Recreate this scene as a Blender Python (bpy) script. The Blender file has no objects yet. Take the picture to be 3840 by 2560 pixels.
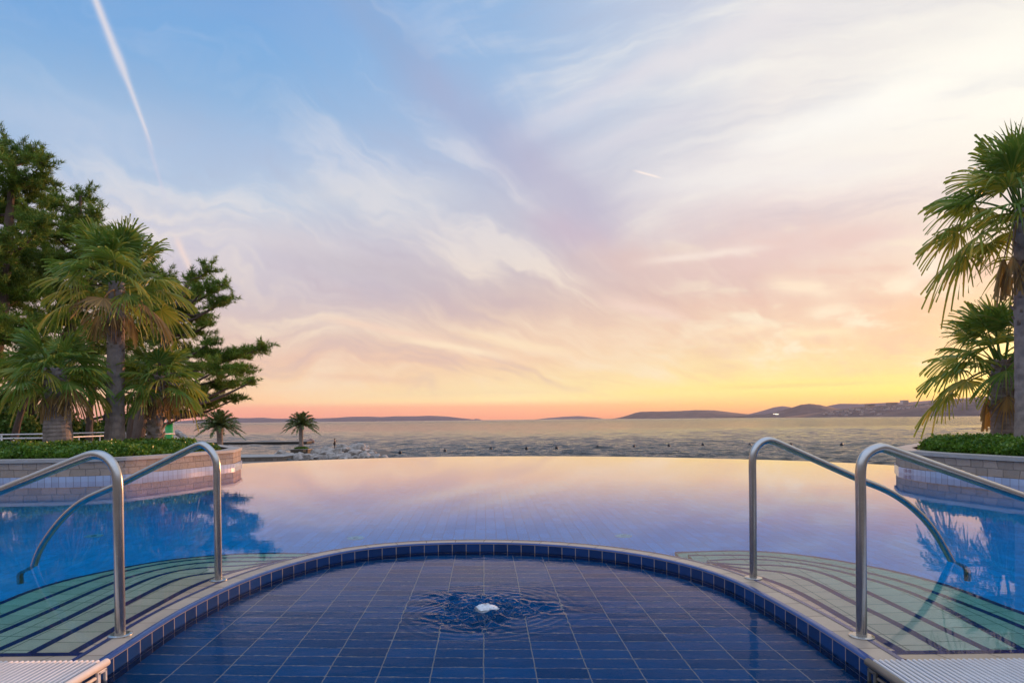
import bpy, math, random
import numpy as np
from mathutils import Vector, Matrix, geometry
R = math.radians
rng = random.Random(7)
nrg = np.random.default_rng(11)
C = bpy.context.scene.collection
SC = bpy.context.scene

# ------------------------------------------------------------------ camera
CAM_Z, FOC = 1.08, 2450.0            # height above the pool coping; focal length in pixels of a 3840 px wide frame
PITCH, ROLL = R(0.5), R(0.58)        # looking very slightly down, horizon a little higher at the right
cam_d = bpy.data.cameras.new('camera'); cam = bpy.data.objects.new('camera', cam_d); C.objects.link(cam)
cam_d.sensor_width = 36; cam_d.lens = 36 * FOC / 3840
cam_d.shift_y = (292 + FOC * math.tan(PITCH)) / 3840
cam_d.clip_start = 0.05; cam_d.clip_end = 200000
MR = Matrix.Rotation(R(90) - PITCH, 4, 'X') @ Matrix.Rotation(-ROLL, 4, 'Z')
cam.matrix_world = Matrix.Translation((0, 0, CAM_Z)) @ MR
SC.camera = cam
R3 = np.array(MR.to_3x3())
SHY = 292 + FOC * math.tan(PITCH)

# ------------------------------------------------------------------ render
SC.cycles.use_denoising = True
try:
    SC.cycles.denoiser = 'OPENIMAGEDENOISE'
except Exception:
    pass
SC.cycles.max_bounces = 12; SC.cycles.transmission_bounces = 8; SC.cycles.glossy_bounces = 5
SC.cycles.diffuse_bounces = 3; SC.cycles.transparent_max_bounces = 8; SC.cycles.volume_bounces = 0
SC.cycles.caustics_reflective = True; SC.cycles.caustics_refractive = True
SC.cycles.sample_clamp_indirect = 6; SC.cycles.sample_clamp_direct = 12
SC.view_settings.view_transform = 'Standard'; SC.view_settings.look = 'None'
SC.view_settings.exposure = 0.0; SC.view_settings.gamma = 1.0

def lin(c):
    return tuple((x / 255 / 12.92) if x / 255 <= 0.04045 else ((x / 255 + 0.055) / 1.055) ** 2.4 for x in c)

# ------------------------------------------------------------------ node helpers
class NT:
    def __init__(s, nt): s.nt = nt; s.n = nt.nodes; s.l = nt.links
    def put(s, sock, v):
        if v is None: return
        if isinstance(v, bpy.types.NodeSocket): s.l.new(v, sock)
        else:
            if isinstance(v, (tuple, list)) and sock.type == 'RGBA' and len(v) == 3: v = (*v, 1)
            sock.default_value = v
    def m(s, op, a, b=None, c=None, clamp=False):
        n = s.n.new('ShaderNodeMath'); n.operation = op; n.use_clamp = clamp
        s.put(n.inputs[0], a); s.put(n.inputs[1], b); s.put(n.inputs[2], c)
        return n.outputs[0]
    def vm(s, op, a, b=None, scale=None):
        n = s.n.new('ShaderNodeVectorMath'); n.operation = op
        s.put(n.inputs[0], a)
        if b is not None: s.put(n.inputs[1], b)
        if scale is not None: s.put(n.inputs['Scale'], scale)
        return n.outputs['Value'] if op in ('DOT_PRODUCT', 'LENGTH') else n.outputs['Vector']
    def sep(s, v):
        n = s.n.new('ShaderNodeSeparateXYZ'); s.put(n.inputs[0], v); return n.outputs
    def comb(s, x, y, z=0.0):
        n = s.n.new('ShaderNodeCombineXYZ'); s.put(n.inputs[0], x); s.put(n.inputs[1], y); s.put(n.inputs[2], z); return n.outputs[0]
    def mix(s, f, a, b, mode='MIX'):
        n = s.n.new('ShaderNodeMix'); n.data_type = 'RGBA'; n.blend_type = mode
        s.put(n.inputs[0], f); s.put(n.inputs[6], a); s.put(n.inputs[7], b); return n.outputs[2]
    def ss(s, v, a, b, to0=0.0, to1=1.0, kind='SMOOTHSTEP'):
        n = s.n.new('ShaderNodeMapRange'); n.interpolation_type = kind
        s.put(n.inputs[0], v); n.inputs[1].default_value = a; n.inputs[2].default_value = b
        n.inputs[3].default_value = to0; n.inputs[4].default_value = to1; return n.outputs[0]
    def noise(s, v, scale, detail=3, rough=0.5, dist=0.0, col=False):
        n = s.n.new('ShaderNodeTexNoise'); s.put(n.inputs['Vector'], v)
        n.inputs['Scale'].default_value = scale; n.inputs['Detail'].default_value = detail
        n.inputs['Roughness'].default_value = rough; n.inputs['Distortion'].default_value = dist
        return n.outputs['Color' if col else 'Fac']
    def ramp(s, f, stops, interp='EASE'):
        n = s.n.new('ShaderNodeValToRGB'); s.put(n.inputs[0], f); e = n.color_ramp.elements
        n.color_ramp.interpolation = interp
        e[0].position = stops[0][0]; e[0].color = (*stops[0][1], 1)
        e[1].position = stops[-1][0]; e[1].color = (*stops[-1][1], 1)
        for p, c in stops[1:-1]:
            q = e.new(p); q.color = (*c, 1)
        return n.outputs[0]

# ------------------------------------------------------------------ sun and sky
SUN_AZ, SUN_EL = 38.5, 3.2           # azimuth to the right of the view, low over the hills
sun_d = bpy.data.lights.new('sun', 'SUN'); sun = bpy.data.objects.new('sun', sun_d); C.objects.link(sun)
sun_d.energy = 4.0; sun_d.angle = R(0.6); sun_d.color = (1.0, 0.47, 0.22)
sv = Vector((math.sin(R(SUN_AZ)) * math.cos(R(SUN_EL)), math.cos(R(SUN_AZ)) * math.cos(R(SUN_EL)), math.sin(R(SUN_EL))))
sun.rotation_euler = sv.to_track_quat('Z', 'Y').to_euler()
sun.location = (60, 80, 30)

HAZE = (3.2e-5, 13000., 330.)         # density of the evening air, how far it reaches, its height
world = bpy.data.worlds.new('World'); SC.world = world; world.use_nodes = True
def build_sky():
    w = NT(world.node_tree); w.n.clear()
    out = w.n.new('ShaderNodeOutputWorld'); bg = w.n.new('ShaderNodeBackground')
    w.l.new(bg.outputs[0], out.inputs[0])
    tc = w.n.new('ShaderNodeTexCoord').outputs['Generated']
    x, y, z = w.sep(tc)
    az = w.m('ARCTAN2', x, y)
    hd = w.m('SQRT', w.m('ADD', w.m('MULTIPLY', x, x), w.m('MULTIPLY', y, y)))
    t = w.m('DIVIDE', z, w.m('MAXIMUM', hd, 0.02))
    # gentle warp, so that the bands are not ruled
    pz = w.m('ADD', w.m('ABSOLUTE', z), 0.035)
    cu = w.m('DIVIDE', x, pz); cv = w.m('DIVIDE', y, pz)
    ca, sa = math.cos(R(15)), math.sin(R(15))
    across = w.m('SUBTRACT', w.m('MULTIPLY', cu, ca), w.m('MULTIPLY', cv, sa))
    along = w.m('ADD', w.m('MULTIPLY', cu, sa), w.m('MULTIPLY', cv, ca))
    warp = w.noise(w.comb(w.m('MULTIPLY', across, .45), w.m('MULTIPLY', along, .2), 4.), 1.0, 3, .5)
    warp = w.m('SUBTRACT', warp, .5)
    n_big = w.noise(w.comb(w.m('ADD', across, w.m('MULTIPLY', warp, 1.2)), w.m('MULTIPLY', along, .22), 1.7), .9, 5, .55)
    n_mid = w.noise(w.comb(w.m('ADD', w.m('MULTIPLY', across, 1.5), w.m('MULTIPLY', warp, 2.4)), w.m('MULTIPLY', along, .50), 8.3), 1.3, 7, .6, .25)
    n_fine = w.noise(w.comb(w.m('ADD', w.m('MULTIPLY', across, 3.4), w.m('MULTIPLY', warp, 6.)), w.m('MULTIPLY', along, .95), 3.1), 1.5, 6, .62, .3)
    tw = w.m('ADD', t, w.m('MULTIPLY', w.m('SUBTRACT', n_big, .5), w.ss(t, .02, .35, 0., .07)))
    TM = 0.72
    cols = {
        0:    [(0,(122,172,226)),(300,(146,186,226)),(600,(170,194,226)),(860,(203,200,220)),(1000,(208,194,208)),(1120,(216,190,196)),(1260,(226,190,176)),(1400,(242,196,160)),(1500,(244,182,146)),(1572,(234,148,134))],
        960:  [(0,(120,170,226)),(200,(126,176,227)),(400,(145,184,226)),(580,(172,196,228)),(760,(192,206,226)),(900,(210,206,218)),(1100,(208,196,206)),(1230,(222,197,190)),(1340,(236,196,176)),(1450,(248,208,168)),(1508,(250,198,154)),(1530,(246,168,142)),(1580,(234,146,136))],
        1920: [(0,(150,186,228)),(250,(158,190,228)),(450,(170,193,226)),(600,(184,196,222)),(760,(198,201,218)),(950,(205,198,208)),(1130,(220,196,190)),(1250,(242,208,182)),(1350,(246,206,172)),(1440,(250,221,170)),(1500,(250,224,164)),(1524,(250,180,140)),(1572,(244,158,132))],
        2880: [(0,(222,222,230)),(250,(236,232,232)),(520,(244,238,234)),(700,(238,228,228)),(880,(236,214,210)),(1020,(236,206,194)),(1150,(243,205,182)),(1260,(250,216,180)),(1370,(252,226,164)),(1460,(254,232,140)),(1506,(253,204,124)),(1566,(238,150,116))],
        3840: [(0,(246,242,236)),(200,(255,252,242)),(420,(262,258,245)),(640,(252,240,230)),(850,(254,234,214)),(1000,(253,220,192)),(1120,(251,206,172)),(1240,(252,205,164)),(1350,(254,214,148)),(1450,(266,234,112)),(1510,(262,190,92)),(1555,(240,150,100))],
    }
    azs = {k: math.atan((k - 1920) / FOC) for k in cols}
    HZ_D, HZ_L, HZ_H = HAZE
    def unhaze(c, tt):       # the air in front takes some of the sky's light: give the sky beyond it that much more
        T = math.exp(-HZ_D * min(HZ_L, HZ_H / max(tt, 1e-4))); A = (.30, .25, .30)
        return tuple(max(0., (x - (1 - T) * a) / T) for x, a in zip(c, A))
    def col_ramp(k):
        hor = 1572 - (k - 1920) * .0101
        st = []
        for py, c in cols[k]:
            tt = max(0.0, (hor - py) / FOC * math.cos(azs[k]))
            g_ = sum(c) / 3; q_ = .10 if tt < .2 else .02
            c = tuple((a * (1 - q_) + g_ * q_) * .982 for a in c)
            st.append((tt / TM, unhaze(lin(c), tt)))
        st.sort(key=lambda q: q[0])
        return w.ramp(w.m('DIVIDE', tw, TM), st, 'LINEAR')
    keys = sorted(cols)
    cur = col_ramp(keys[0])
    azw = w.m('ADD', az, w.m('MULTIPLY', w.m('SUBTRACT', n_big, .5), .08))
    for a, b in zip(keys, keys[1:]):
        cur = w.mix(w.ss(azw, azs[a], azs[b], kind='LINEAR'), cur, col_ramp(b))
    # veil texture: soft streaks, strongest low in the sky
    low = w.ss(t, .40, .10)
    mid = w.ss(t, .62, .30)
    right = w.ss(az, -.1, .35)
    upl = w.m('MAXIMUM', w.m('MULTIPLY', mid, .8), right)
    off_hor = w.ss(t, .012, .07)
    ys = w.m('MAXIMUM', y, .05)
    u = w.m('DIVIDE', x, ys); v = w.m('DIVIDE', z, ys)
    front = w.ss(y, .1, .3)
    # cirrus A: feathers that converge low in the right half; B: long parallel streaks rising to the upper right; C: flecked veil low at the right
    du = w.m('SUBTRACT', u, .58); dv = w.m('SUBTRACT', v, -.06)
    rho = w.m('LOGARITHM', w.m('ADD', w.m('SQRT', w.m('ADD', w.m('MULTIPLY', du, du), w.m('MULTIPLY', dv, dv))), .05), 2.718)
    phi = w.m('ARCTAN2', dv, w.m('MULTIPLY', du, -1.))
    wa = w.m('SUBTRACT', w.noise(w.comb(u, v, 2.), 4.5, 4, .55), .5)
    pa = w.m('ADD', phi, w.m('MULTIPLY', wa, .24))
    nA = w.noise(w.comb(w.m('MULTIPLY', pa, 11.), w.m('MULTIPLY', rho, 2.2), 5.), 1.0, 8, .58, 0.)
    nA2 = w.noise(w.comb(w.m('MULTIPLY', pa, 36.), w.m('MULTIPLY', rho, 5.), 9.), 1.0, 6, .56, 0.)
    A_ = w.m('ADD', w.m('MULTIPLY', nA, .8), w.m('MULTIPLY', nA2, .2))
    cb, sb = math.cos(R(25)), math.sin(R(25))
    sB = w.m('ADD', w.m('MULTIPLY', u, cb), w.m('MULTIPLY', v, sb)); rB = w.m('SUBTRACT', w.m('MULTIPLY', v, cb), w.m('MULTIPLY', u, sb))
    rB = w.m('ADD', rB, w.m('ADD', w.m('MULTIPLY', w.m('MULTIPLY', sB, sB), .22), w.m('MULTIPLY', wa, .07)))
    nB = w.noise(w.comb(w.m('MULTIPLY', sB, 1.8), w.m('MULTIPLY', rB, 11.), 3.), 1.0, 8, .58, 0.)
    nB2 = w.noise(w.comb(w.m('MULTIPLY', sB, 6.), w.m('MULTIPLY', rB, 34.), 6.), 1.0, 5, .56, 0.)
    B_ = w.m('ADD', w.m('MULTIPLY', nB, .7), w.m('MULTIPLY', nB2, .3))
    near_vp = w.ss(w.m('ADD', u, w.m('MULTIPLY', wa, .5)), .42, .05)
    mb = w.m('MULTIPLY', w.ss(w.m('ADD', u, w.m('MULTIPLY', v, .6)), .12, .42), w.ss(v, .20, .34))
    A_ = w.m('ADD', w.m('MULTIPLY', w.m('SUBTRACT', A_, .5), w.m('ADD', .15, w.m('MULTIPLY', near_vp, 1.0))), .5)
    F_ = w.m('ADD', w.m('MULTIPLY', A_, w.m('SUBTRACT', 1., mb)), w.m('MULTIPLY', B_, mb))
    nC = w.noise(w.comb(w.m('ADD', w.m('MULTIPLY', u, 9.), w.m('MULTIPLY', wa, 1.2)), w.m('MULTIPLY', v, 24.), 1.), 1.0, 7, .56, 0.)
    mc = w.m('MULTIPLY', w.m('MULTIPLY', w.ss(u, .12, .42), w.ss(v, .33, .22)), w.ss(v, .04, .10))
    blue_part = w.m('MULTIPLY', w.ss(u, .15, -.35), w.ss(v, .38, .52))       # the clear upper left stays calm
    vis = w.m('MULTIPLY', w.m('MULTIPLY', front, off_hor), w.m('SUBTRACT', 1., w.m('MULTIPLY', blue_part, .72)))
    light = w.mix(low, lin((234, 231, 234)), lin((255, 234, 206)))
    light = w.mix(right, light, w.mix(low, lin((255, 251, 240)), lin((255, 240, 214))))
    cur = w.mix(w.m('MULTIPLY', w.ss(F_, .47, .66), w.m('MULTIPLY', vis, w.m('ADD', .48, w.m('MULTIPLY', low, .20)))), cur, light)
    dark = w.mix(low, lin((170, 178, 206)), w.mix(right, lin((198, 172, 182)), lin((226, 180, 166))))
    cur = w.mix(w.m('MULTIPLY', w.ss(F_, .51, .35), w.m('MULTIPLY', vis, w.m('ADD', .28, w.m('MULTIPLY', low, .16)))), cur, dark)
    cur = w.mix(w.m('MULTIPLY', w.ss(nC, .51, .66), w.m('MULTIPLY', mc, .75)), cur, lin((255, 242, 214)))
    cur = w.mix(w.m('MULTIPLY', w.ss(nC, .50, .36), w.m('MULTIPLY', mc, .35)), cur, lin((234, 190, 176)))
    # single clouds, wisps and trails (direction = horizontal tangent u, vertical tangent v)
    wob = w.m('MULTIPLY', w.m('SUBTRACT', n_fine, .5), 1.0)
    def streak(cur, p0, p1, wid, col, amt, rag=.6, taper=0., end=.35):
        (x0, y0), (x1, y1) = p0, p1
        u0, v0, u1, v1 = (x0 - 1920) / FOC, (1572 - y0) / FOC, (x1 - 1920) / FOC, (1572 - y1) / FOC
        L = math.hypot(u1 - u0, v1 - v0); dx, dy = (u1 - u0) / L, (v1 - v0) / L
        du = w.m('SUBTRACT', u, u0); dv = w.m('SUBTRACT', v, v0)
        s_ = w.m('ADD', w.m('MULTIPLY', du, dx), w.m('MULTIPLY', dv, dy))
        r_ = w.m('SUBTRACT', w.m('MULTIPLY', dv, dx), w.m('MULTIPLY', du, dy))
        W = wid / FOC
        r_ = w.m('ADD', r_, w.m('MULTIPLY', wob, W * rag * 2.2))
        sn = w.m('DIVIDE', s_, L)
        if taper: r_ = w.m('DIVIDE', r_, w.ss(sn, 0., 1., 1., 1. - taper, 'LINEAR'))
        g = w.m('EXPONENT', w.m('MULTIPLY', w.m('POWER', w.m('DIVIDE', w.m('ABSOLUTE', r_), W), 2.), -1.))
        e = w.m('MULTIPLY', w.ss(sn, -end, end), w.ss(sn, 1. + end, 1. - end))
        f = w.m('MULTIPLY', w.m('MULTIPLY', g, e), w.m('MULTIPLY', front, amt))
        if rag > .3: f = w.m('MULTIPLY', f, w.ss(n_mid, .2, .6, .55, 1.))
        return w.mix(f, cur, lin(col))
    S = [
        ((-150, 330), (700, 560), 120, (178, 198, 226), .75, .8, 0, .3),
        ((1290, -60), (1600, 300), 80, (143, 170, 210), .6, .5, 0, .3),
        ((1560, 260), (1980, 610), 95, (164, 176, 210), .75, .5, 0, .3),
        ((1900, 560), (2320, 860), 110, (186, 182, 206), .75, .6, 0, .3),
        ((2000, 500), (2560, 230), 50, (222, 220, 230), .6, .8, 0, .3),
        ((2420, 310), (3050, 30), 60, (236, 231, 232), .7, .9, 0, .3),
        ((2150, 600), (2650, 430), 40, (218, 216, 226), .6, .9, 0, .3),
        ((2820, 560), (3500, 350), 75, (254, 252, 246), .95, .5, 0, .3),
        ((3300, 380), (3900, 200), 110, (262, 258, 246), .8, .5, 0, .3),
        ((2460, 690), (3300, 640), 60, (246, 242, 238), .6, .9, 0, .3),
        ((1150, 720), (1700, 735), 60, (217, 218, 224), .6, .9, 0, .3),
        ((800, 830), (1300, 960), 45, (220, 214, 218), .7, .9, 0, .3),
        ((1050, 910), (1500, 1090), 55, (196, 188, 202), .6, .9, 0, .3),
        ((1180, 960), (1650, 1060), 40, (200, 192, 200), .5, .9, 0, .3),
        ((2010, 830), (2300, 900), 60, (200, 184, 202), .75, .9, 0, .35),
        ((2200, 960), (2900, 1050), 75, (224, 194, 188), .65, .9, 0, .3),
        ((2650, 1000), (3400, 880), 60, (232, 202, 198), .6, .9, 0, .3),
        ((2450, 985), (2860, 940), 16, (250, 234, 222), .8, .9, 0, .3),
        ((1480, 1255), (1900, 1340), 17, (255, 232, 200), .9, .8, 0, .3),
        ((1250, 1190), (1640, 1270), 16, (246, 214, 192), .8, .9, 0, .3),
        ((1750, 1255), (2150, 1330), 20, (255, 230, 194), .75, .9, 0, .3),
        ((2280, 1130), (2560, 1200), 24, (246, 218, 204), .7, .9, 0, .3),
        ((2900, 1070), (3130, 1110), 30, (254, 232, 206), .9, .9, 0, .35),
        ((3040, 1190), (3190, 1165), 24, (255, 238, 210), .95, .9, 0, .35),
        ((2960, 1262), (3180, 1255), 18, (255, 238, 196), .9, .9, 0, .35),
        ((3330, 1085), (3440, 1075), 32, (255, 240, 214), .95, .9, 0, .35),
        ((3430, 1040), (3560, 1000), 34, (255, 242, 220), .95, .9, 0, .35),
        ((2700, 1255), (2900, 1235), 16, (255, 230, 196), .7, .9, 0, .35),
        ((3340, 1240), (3700, 1200), 90, (252, 206, 164), .6, .6, 0, .3),
        ((2400, 1475), (3300, 1430), 12, (255, 238, 140), .55, .6, 0, .3),
        ((1250, 1475), (2100, 1465), 14, (249, 226, 176), .6, .8, 0, .3),
        ((1180, 1400), (1560, 1425), 16, (240, 196, 168), .5, .9, 0, .3),
        ((2750, 1462), (3300, 1448), 7, (238, 214, 140), .5, .5, 0, .3),
        ((2395, 650), (2480, 674), 4, (255, 240, 232), .9, .2, 0, .3),
        ((365, -60), (478, 250), 13, (226, 222, 230), .92, .35, -.2, .22),
        ((468, 210), (578, 520), 12.5, (226, 222, 230), .92, .35, .55, .2),
        ((560, 480), (640, 760), 10, (205, 206, 226), .45, .5, .4, .3),
        ((672, 885), (728, 1010), 13, (243, 220, 212), .75, .3, .2, .25),
    ]
    for s in S: cur = streak(cur, *s)
    # a bright haze round the low sun
    dsun = w.vm('DOT_PRODUCT', w.vm('NORMALIZE', tc), tuple(sv))
    glow = w.m('POWER', w.m('MAXIMUM', dsun, 0.), 420.)
    cur = w.mix(w.m('MULTIPLY', glow, .8), cur, (2.2, 1.45, .45))
    # unseen sky behind the camera: dimmed low to darken rail reflections, raised overhead for fill
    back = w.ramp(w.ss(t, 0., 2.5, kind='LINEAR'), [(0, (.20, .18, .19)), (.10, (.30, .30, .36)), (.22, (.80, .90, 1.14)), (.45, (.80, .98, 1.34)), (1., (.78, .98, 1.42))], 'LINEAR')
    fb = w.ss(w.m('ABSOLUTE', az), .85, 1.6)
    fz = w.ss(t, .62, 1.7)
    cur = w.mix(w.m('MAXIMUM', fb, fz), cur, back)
    sky = w.n.new('ShaderNodeTexSky'); sky.sky_type = 'NISHITA'; sky.sun_disc = False
    sky.sun_elevation = R(SUN_EL); sky.sun_rotation = R(SUN_AZ)
    cur = w.mix(1.0, cur, w.mix(1.0, sky.outputs[0], (.004, .004, .004), 'MULTIPLY'), 'ADD')
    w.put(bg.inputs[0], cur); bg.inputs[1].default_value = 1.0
build_sky()

# ------------------------------------------------------------------ geometry of the view (to place things at true depths)
def ray(px, py):
    d = R3 @ np.array([(px - 1920), (1280 - py) + SHY, -FOC]); return d
def at_z(px, py, z=0.0):
    d = ray(px, py); k = (z - CAM_Z) / d[2]; return np.array([d[0] * k, d[1] * k, z])
def at_y(px, py, Y):
    d = ray(px, py); k = Y / d[1]; return np.array([d[0] * k, Y, CAM_Z + d[2] * k])
def at_plane(px, py, p0, hdir):       # vertical plane through p0 along hdir
    n = np.array([-hdir[1], hdir[0], 0.]); d = ray(px, py); o = np.array([0, 0, CAM_Z])
    k = ((np.array([p0[0], p0[1], 0]) - o) @ n) / (d @ n); return o + d * k
def at_under(px, py, zf, zw, ior=1.333):         # a point below the water, seen through its surface
    s = at_z(px, py, zw); d = ray(px, py); h = math.hypot(d[0], d[1]); si = h / math.sqrt(h * h + d[2] ** 2) / ior
    tr = si / math.sqrt(1 - si * si); D = zw - zf
    return np.array([s[0] + d[0] / h * D * tr, s[1] + d[1] / h * D * tr, zf])
Z_MAIN, Z_IN, Z_INF, Z_SEA = -0.03, -0.075, -0.215, -4.2

# ------------------------------------------------------------------ object helpers
def tag(o, label=None, cat=None, group=None, kind=None):
    if label: o['label'] = label
    if cat: o['category'] = cat
    if group: o['group'] = group
    if kind: o['kind'] = kind
    return o
def empty(name, loc=(0, 0, 0), **kw):
    o = bpy.data.objects.new(name, None); C.objects.link(o); o.location = loc; o.empty_display_size = .2
    return tag(o, **kw)
class MB:
    def __init__(s): s.v = []; s.f = []; s.uv = []; s.has = False
    def add(s, vs, fs, uvs=None):
        o = len(s.v); s.v += [tuple(map(float, p)) for p in vs]
        for i, f in enumerate(fs):
            s.f.append(tuple(a + o for a in f))
            s.uv.append(uvs[i] if uvs else None)
        if uvs: s.has = True
    def box(s, c, d, rz=0):
        cx, cy, cz = c; hx, hy, hz = d[0] / 2, d[1] / 2, d[2] / 2; cr, sr = math.cos(rz), math.sin(rz)
        vs = [(cx + x * cr - y * sr, cy + x * sr + y * cr, cz + z) for z in (-hz, hz) for x, y in ((-hx, -hy), (hx, -hy), (hx, hy), (-hx, hy))]
        s.add(vs, [(3, 2, 1, 0), (4, 5, 6, 7), (0, 1, 5, 4), (1, 2, 6, 5), (2, 3, 7, 6), (3, 0, 4, 7)])
    def tube(s, pts, rad, n=12, cap=True, jit=0.0):
        P = [np.array(p, float) for p in pts]; m = len(P)
        rad = [rad] * m if not hasattr(rad, '__len__') else rad
        T = []
        for i in range(m):
            a = P[max(0, i - 1)]; b = P[min(m - 1, i + 1)]; t = b - a; T.append(t / (np.linalg.norm(t) + 1e-9))
        u = np.cross(T[0], [0, 0, 1]); 
        if np.linalg.norm(u) < .1: u = np.cross(T[0], [1, 0, 0])
        u /= np.linalg.norm(u); vs = []; uvr = []; L = 0
        for i in range(m):
            u = u - T[i] * (u @ T[i]); u /= np.linalg.norm(u); w_ = np.cross(T[i], u)
            if i: L += np.linalg.norm(P[i] - P[i - 1])
            uvr.append(L)
            for k in range(n):
                a = 2 * math.pi * k / n; rr = rad[i] * (1 + (rng.random() - .5) * jit)
                vs.append(P[i] + u * math.cos(a) * rr + w_ * math.sin(a) * rr)
        fs = []; uvs = []
        for i in range(m - 1):
            for k in range(n):
                k2 = (k + 1) % n
                fs.append((i * n + k, i * n + k2, (i + 1) * n + k2, (i + 1) * n + k))
                uvs.append(((k / n, uvr[i]), ((k + 1) / n, uvr[i]), ((k + 1) / n, uvr[i + 1]), (k / n, uvr[i + 1])))
        if cap:
            fs.append(tuple(range(n - 1, -1, -1))); uvs.append(tuple((0, 0) for _ in range(n)))
            fs.append(tuple((m - 1) * n + k for k in range(n))); uvs.append(tuple((0, 0) for _ in range(n)))
        s.add(vs, fs, uvs)
    def build(s, name, mat, parent=None, smooth=False, bevel=0, **kw):
        me = bpy.data.meshes.new(name); me.from_pydata(s.v, [], s.f)
        if s.has:
            uvl = me.uv_layers.new(name='UVMap'); flat = []
            for f, q in zip(s.f, s.uv):
                if q is None: q = [(0, 0)] * len(f)
                for a in q: flat += [a[0], a[1]]
            uvl.data.foreach_set('uv', flat)
        return link(name, me, mat, parent, smooth, bevel, **kw)
def link(name, me, mat, parent=None, smooth=False, bevel=0, **kw):
    me.update()
    if smooth: me.polygons.foreach_set('use_smooth', [True] * len(me.polygons))
    me.materials.append(mat)
    o = bpy.data.objects.new(name, me); C.objects.link(o)
    if parent is not None:
        o.parent = parent; o.matrix_parent_inverse = Matrix.Translation(-Vector(parent.location))
    if bevel:
        b = o.modifiers.new('bevel', 'BEVEL'); b.width = bevel; b.segments = 2; b.limit_method = 'ANGLE'
    return tag(o, **kw)
def np_mesh(name, V, F, mat, parent=None, smooth=False, **kw):
    V = np.asarray(V, np.float32); F = np.asarray(F, np.int32); me = bpy.data.meshes.new(name)
    me.vertices.add(len(V)); me.vertices.foreach_set('co', V.ravel())
    k = F.shape[1]; me.loops.add(F.size); me.loops.foreach_set('vertex_index', F.ravel())
    me.polygons.add(len(F)); me.polygons.foreach_set('loop_start', np.arange(0, F.size, k, dtype=np.int32))
    try: me.polygons.foreach_set('loop_total', np.full(len(F), k, np.int32))
    except Exception: pass
    me.update(calc_edges=True); me.validate()
    return link(name, me, mat, parent, smooth, **kw)
def spline(pts, n=12, closed=False):
    P = [np.array(p, float) for p in pts]; out = []; m = len(P)
    for i in range(m - 1):
        p0 = P[max(i - 1, 0)]; p1 = P[i]; p2 = P[i + 1]; p3 = P[min(i + 2, m - 1)]
        for k in range(n):
            t = k / n; out.append(.5 * ((2 * p1) + (-p0 + p2) * t + (2 * p0 - 5 * p1 + 4 * p2 - p3) * t * t + (-p0 + 3 * p1 - 3 * p2 + p3) * t ** 3))
    out.append(P[-1]); return out
def resample(pts, step):
    P = np.array(pts, float); d = np.r_[0, np.cumsum(np.linalg.norm(np.diff(P, axis=0), axis=1))]
    n = max(2, int(d[-1] / step) + 1); s = np.linspace(0, d[-1], n)
    return np.stack([np.interp(s, d, P[:, k]) for k in range(P.shape[1])], 1)
def smooth_line(P, it=20):
    P = np.array(P)
    for _ in range(it): P[1:-1] = P[1:-1] * .5 + (P[:-2] + P[2:]) * .25
    return P
def offset(P, d):                      # d > 0: to the left of the direction of travel
    P = np.array(P)[:, :2]; T = np.gradient(P, axis=0); T /= np.linalg.norm(T, axis=1)[:, None]
    return P + np.stack([-T[:, 1], T[:, 0]], 1) * d
def arc(P):
    P = np.array(P)[:, :2]; return np.r_[0, np.cumsum(np.linalg.norm(np.diff(P, axis=0), axis=1))]
def sweep(mb, P, prof):                # prof: list of (offset, z); uv = (arc length, profile length)
    curves = [offset(P, d) for d, z in prof]; s = arc(P); n = len(P); vs = []; L = [0]
    for a, b in zip(prof, prof[1:]): L.append(L[-1] + math.hypot(b[0] - a[0], b[1] - a[1]))
    for (d, z), c in zip(prof, curves): vs += [(q[0], q[1], z) for q in c]
    fs = []; uvs = []
    for j in range(len(prof) - 1):
        for i in range(n - 1):
            fs.append((j * n + i, j * n + i + 1, (j + 1) * n + i + 1, (j + 1) * n + i))
            uvs.append(((s[i], L[j]), (s[i + 1], L[j]), (s[i + 1], L[j + 1]), (s[i], L[j + 1])))
    mb.add(vs, fs, uvs)
def fill(outer, holes=(), pts=()):     # triangulated flat region
    co = []; ed = []; fc = []
    for loop in [outer, *holes]:
        o = len(co); co += [Vector((float(p[0]), float(p[1]))) for p in loop]
        ed += [(o + i, o + (i + 1) % len(loop)) for i in range(len(loop))]
    co += [Vector((float(p[0]), float(p[1]))) for p in pts]
    v, e, f, *_ = geometry.delaunay_2d_cdt(co, ed, [], 0, 1e-5)
    def inside(x, y, loop):
        c = False; n = len(loop)
        for i in range(n):
            x1, y1 = loop[i][0], loop[i][1]; x2, y2 = loop[(i + 1) % n][0], loop[(i + 1) % n][1]
            if (y1 > y) != (y2 > y) and x < (x2 - x1) * (y - y1) / (y2 - y1) + x1: c = not c
        return c
    fs = []
    for t in f:
        cx = sum(v[i][0] for i in t) / len(t); cy = sum(v[i][1] for i in t) / len(t)
        if inside(cx, cy, outer) and not any(inside(cx, cy, h) for h in holes):
            a, b, c_ = v[t[0]], v[t[1]], v[t[2]]
            if (b[0] - a[0]) * (c_[1] - a[1]) - (b[1] - a[1]) * (c_[0] - a[0]) < 0: t = t[::-1]
            fs.append(tuple(t))
    return [(p[0], p[1]) for p in v], fs
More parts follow.
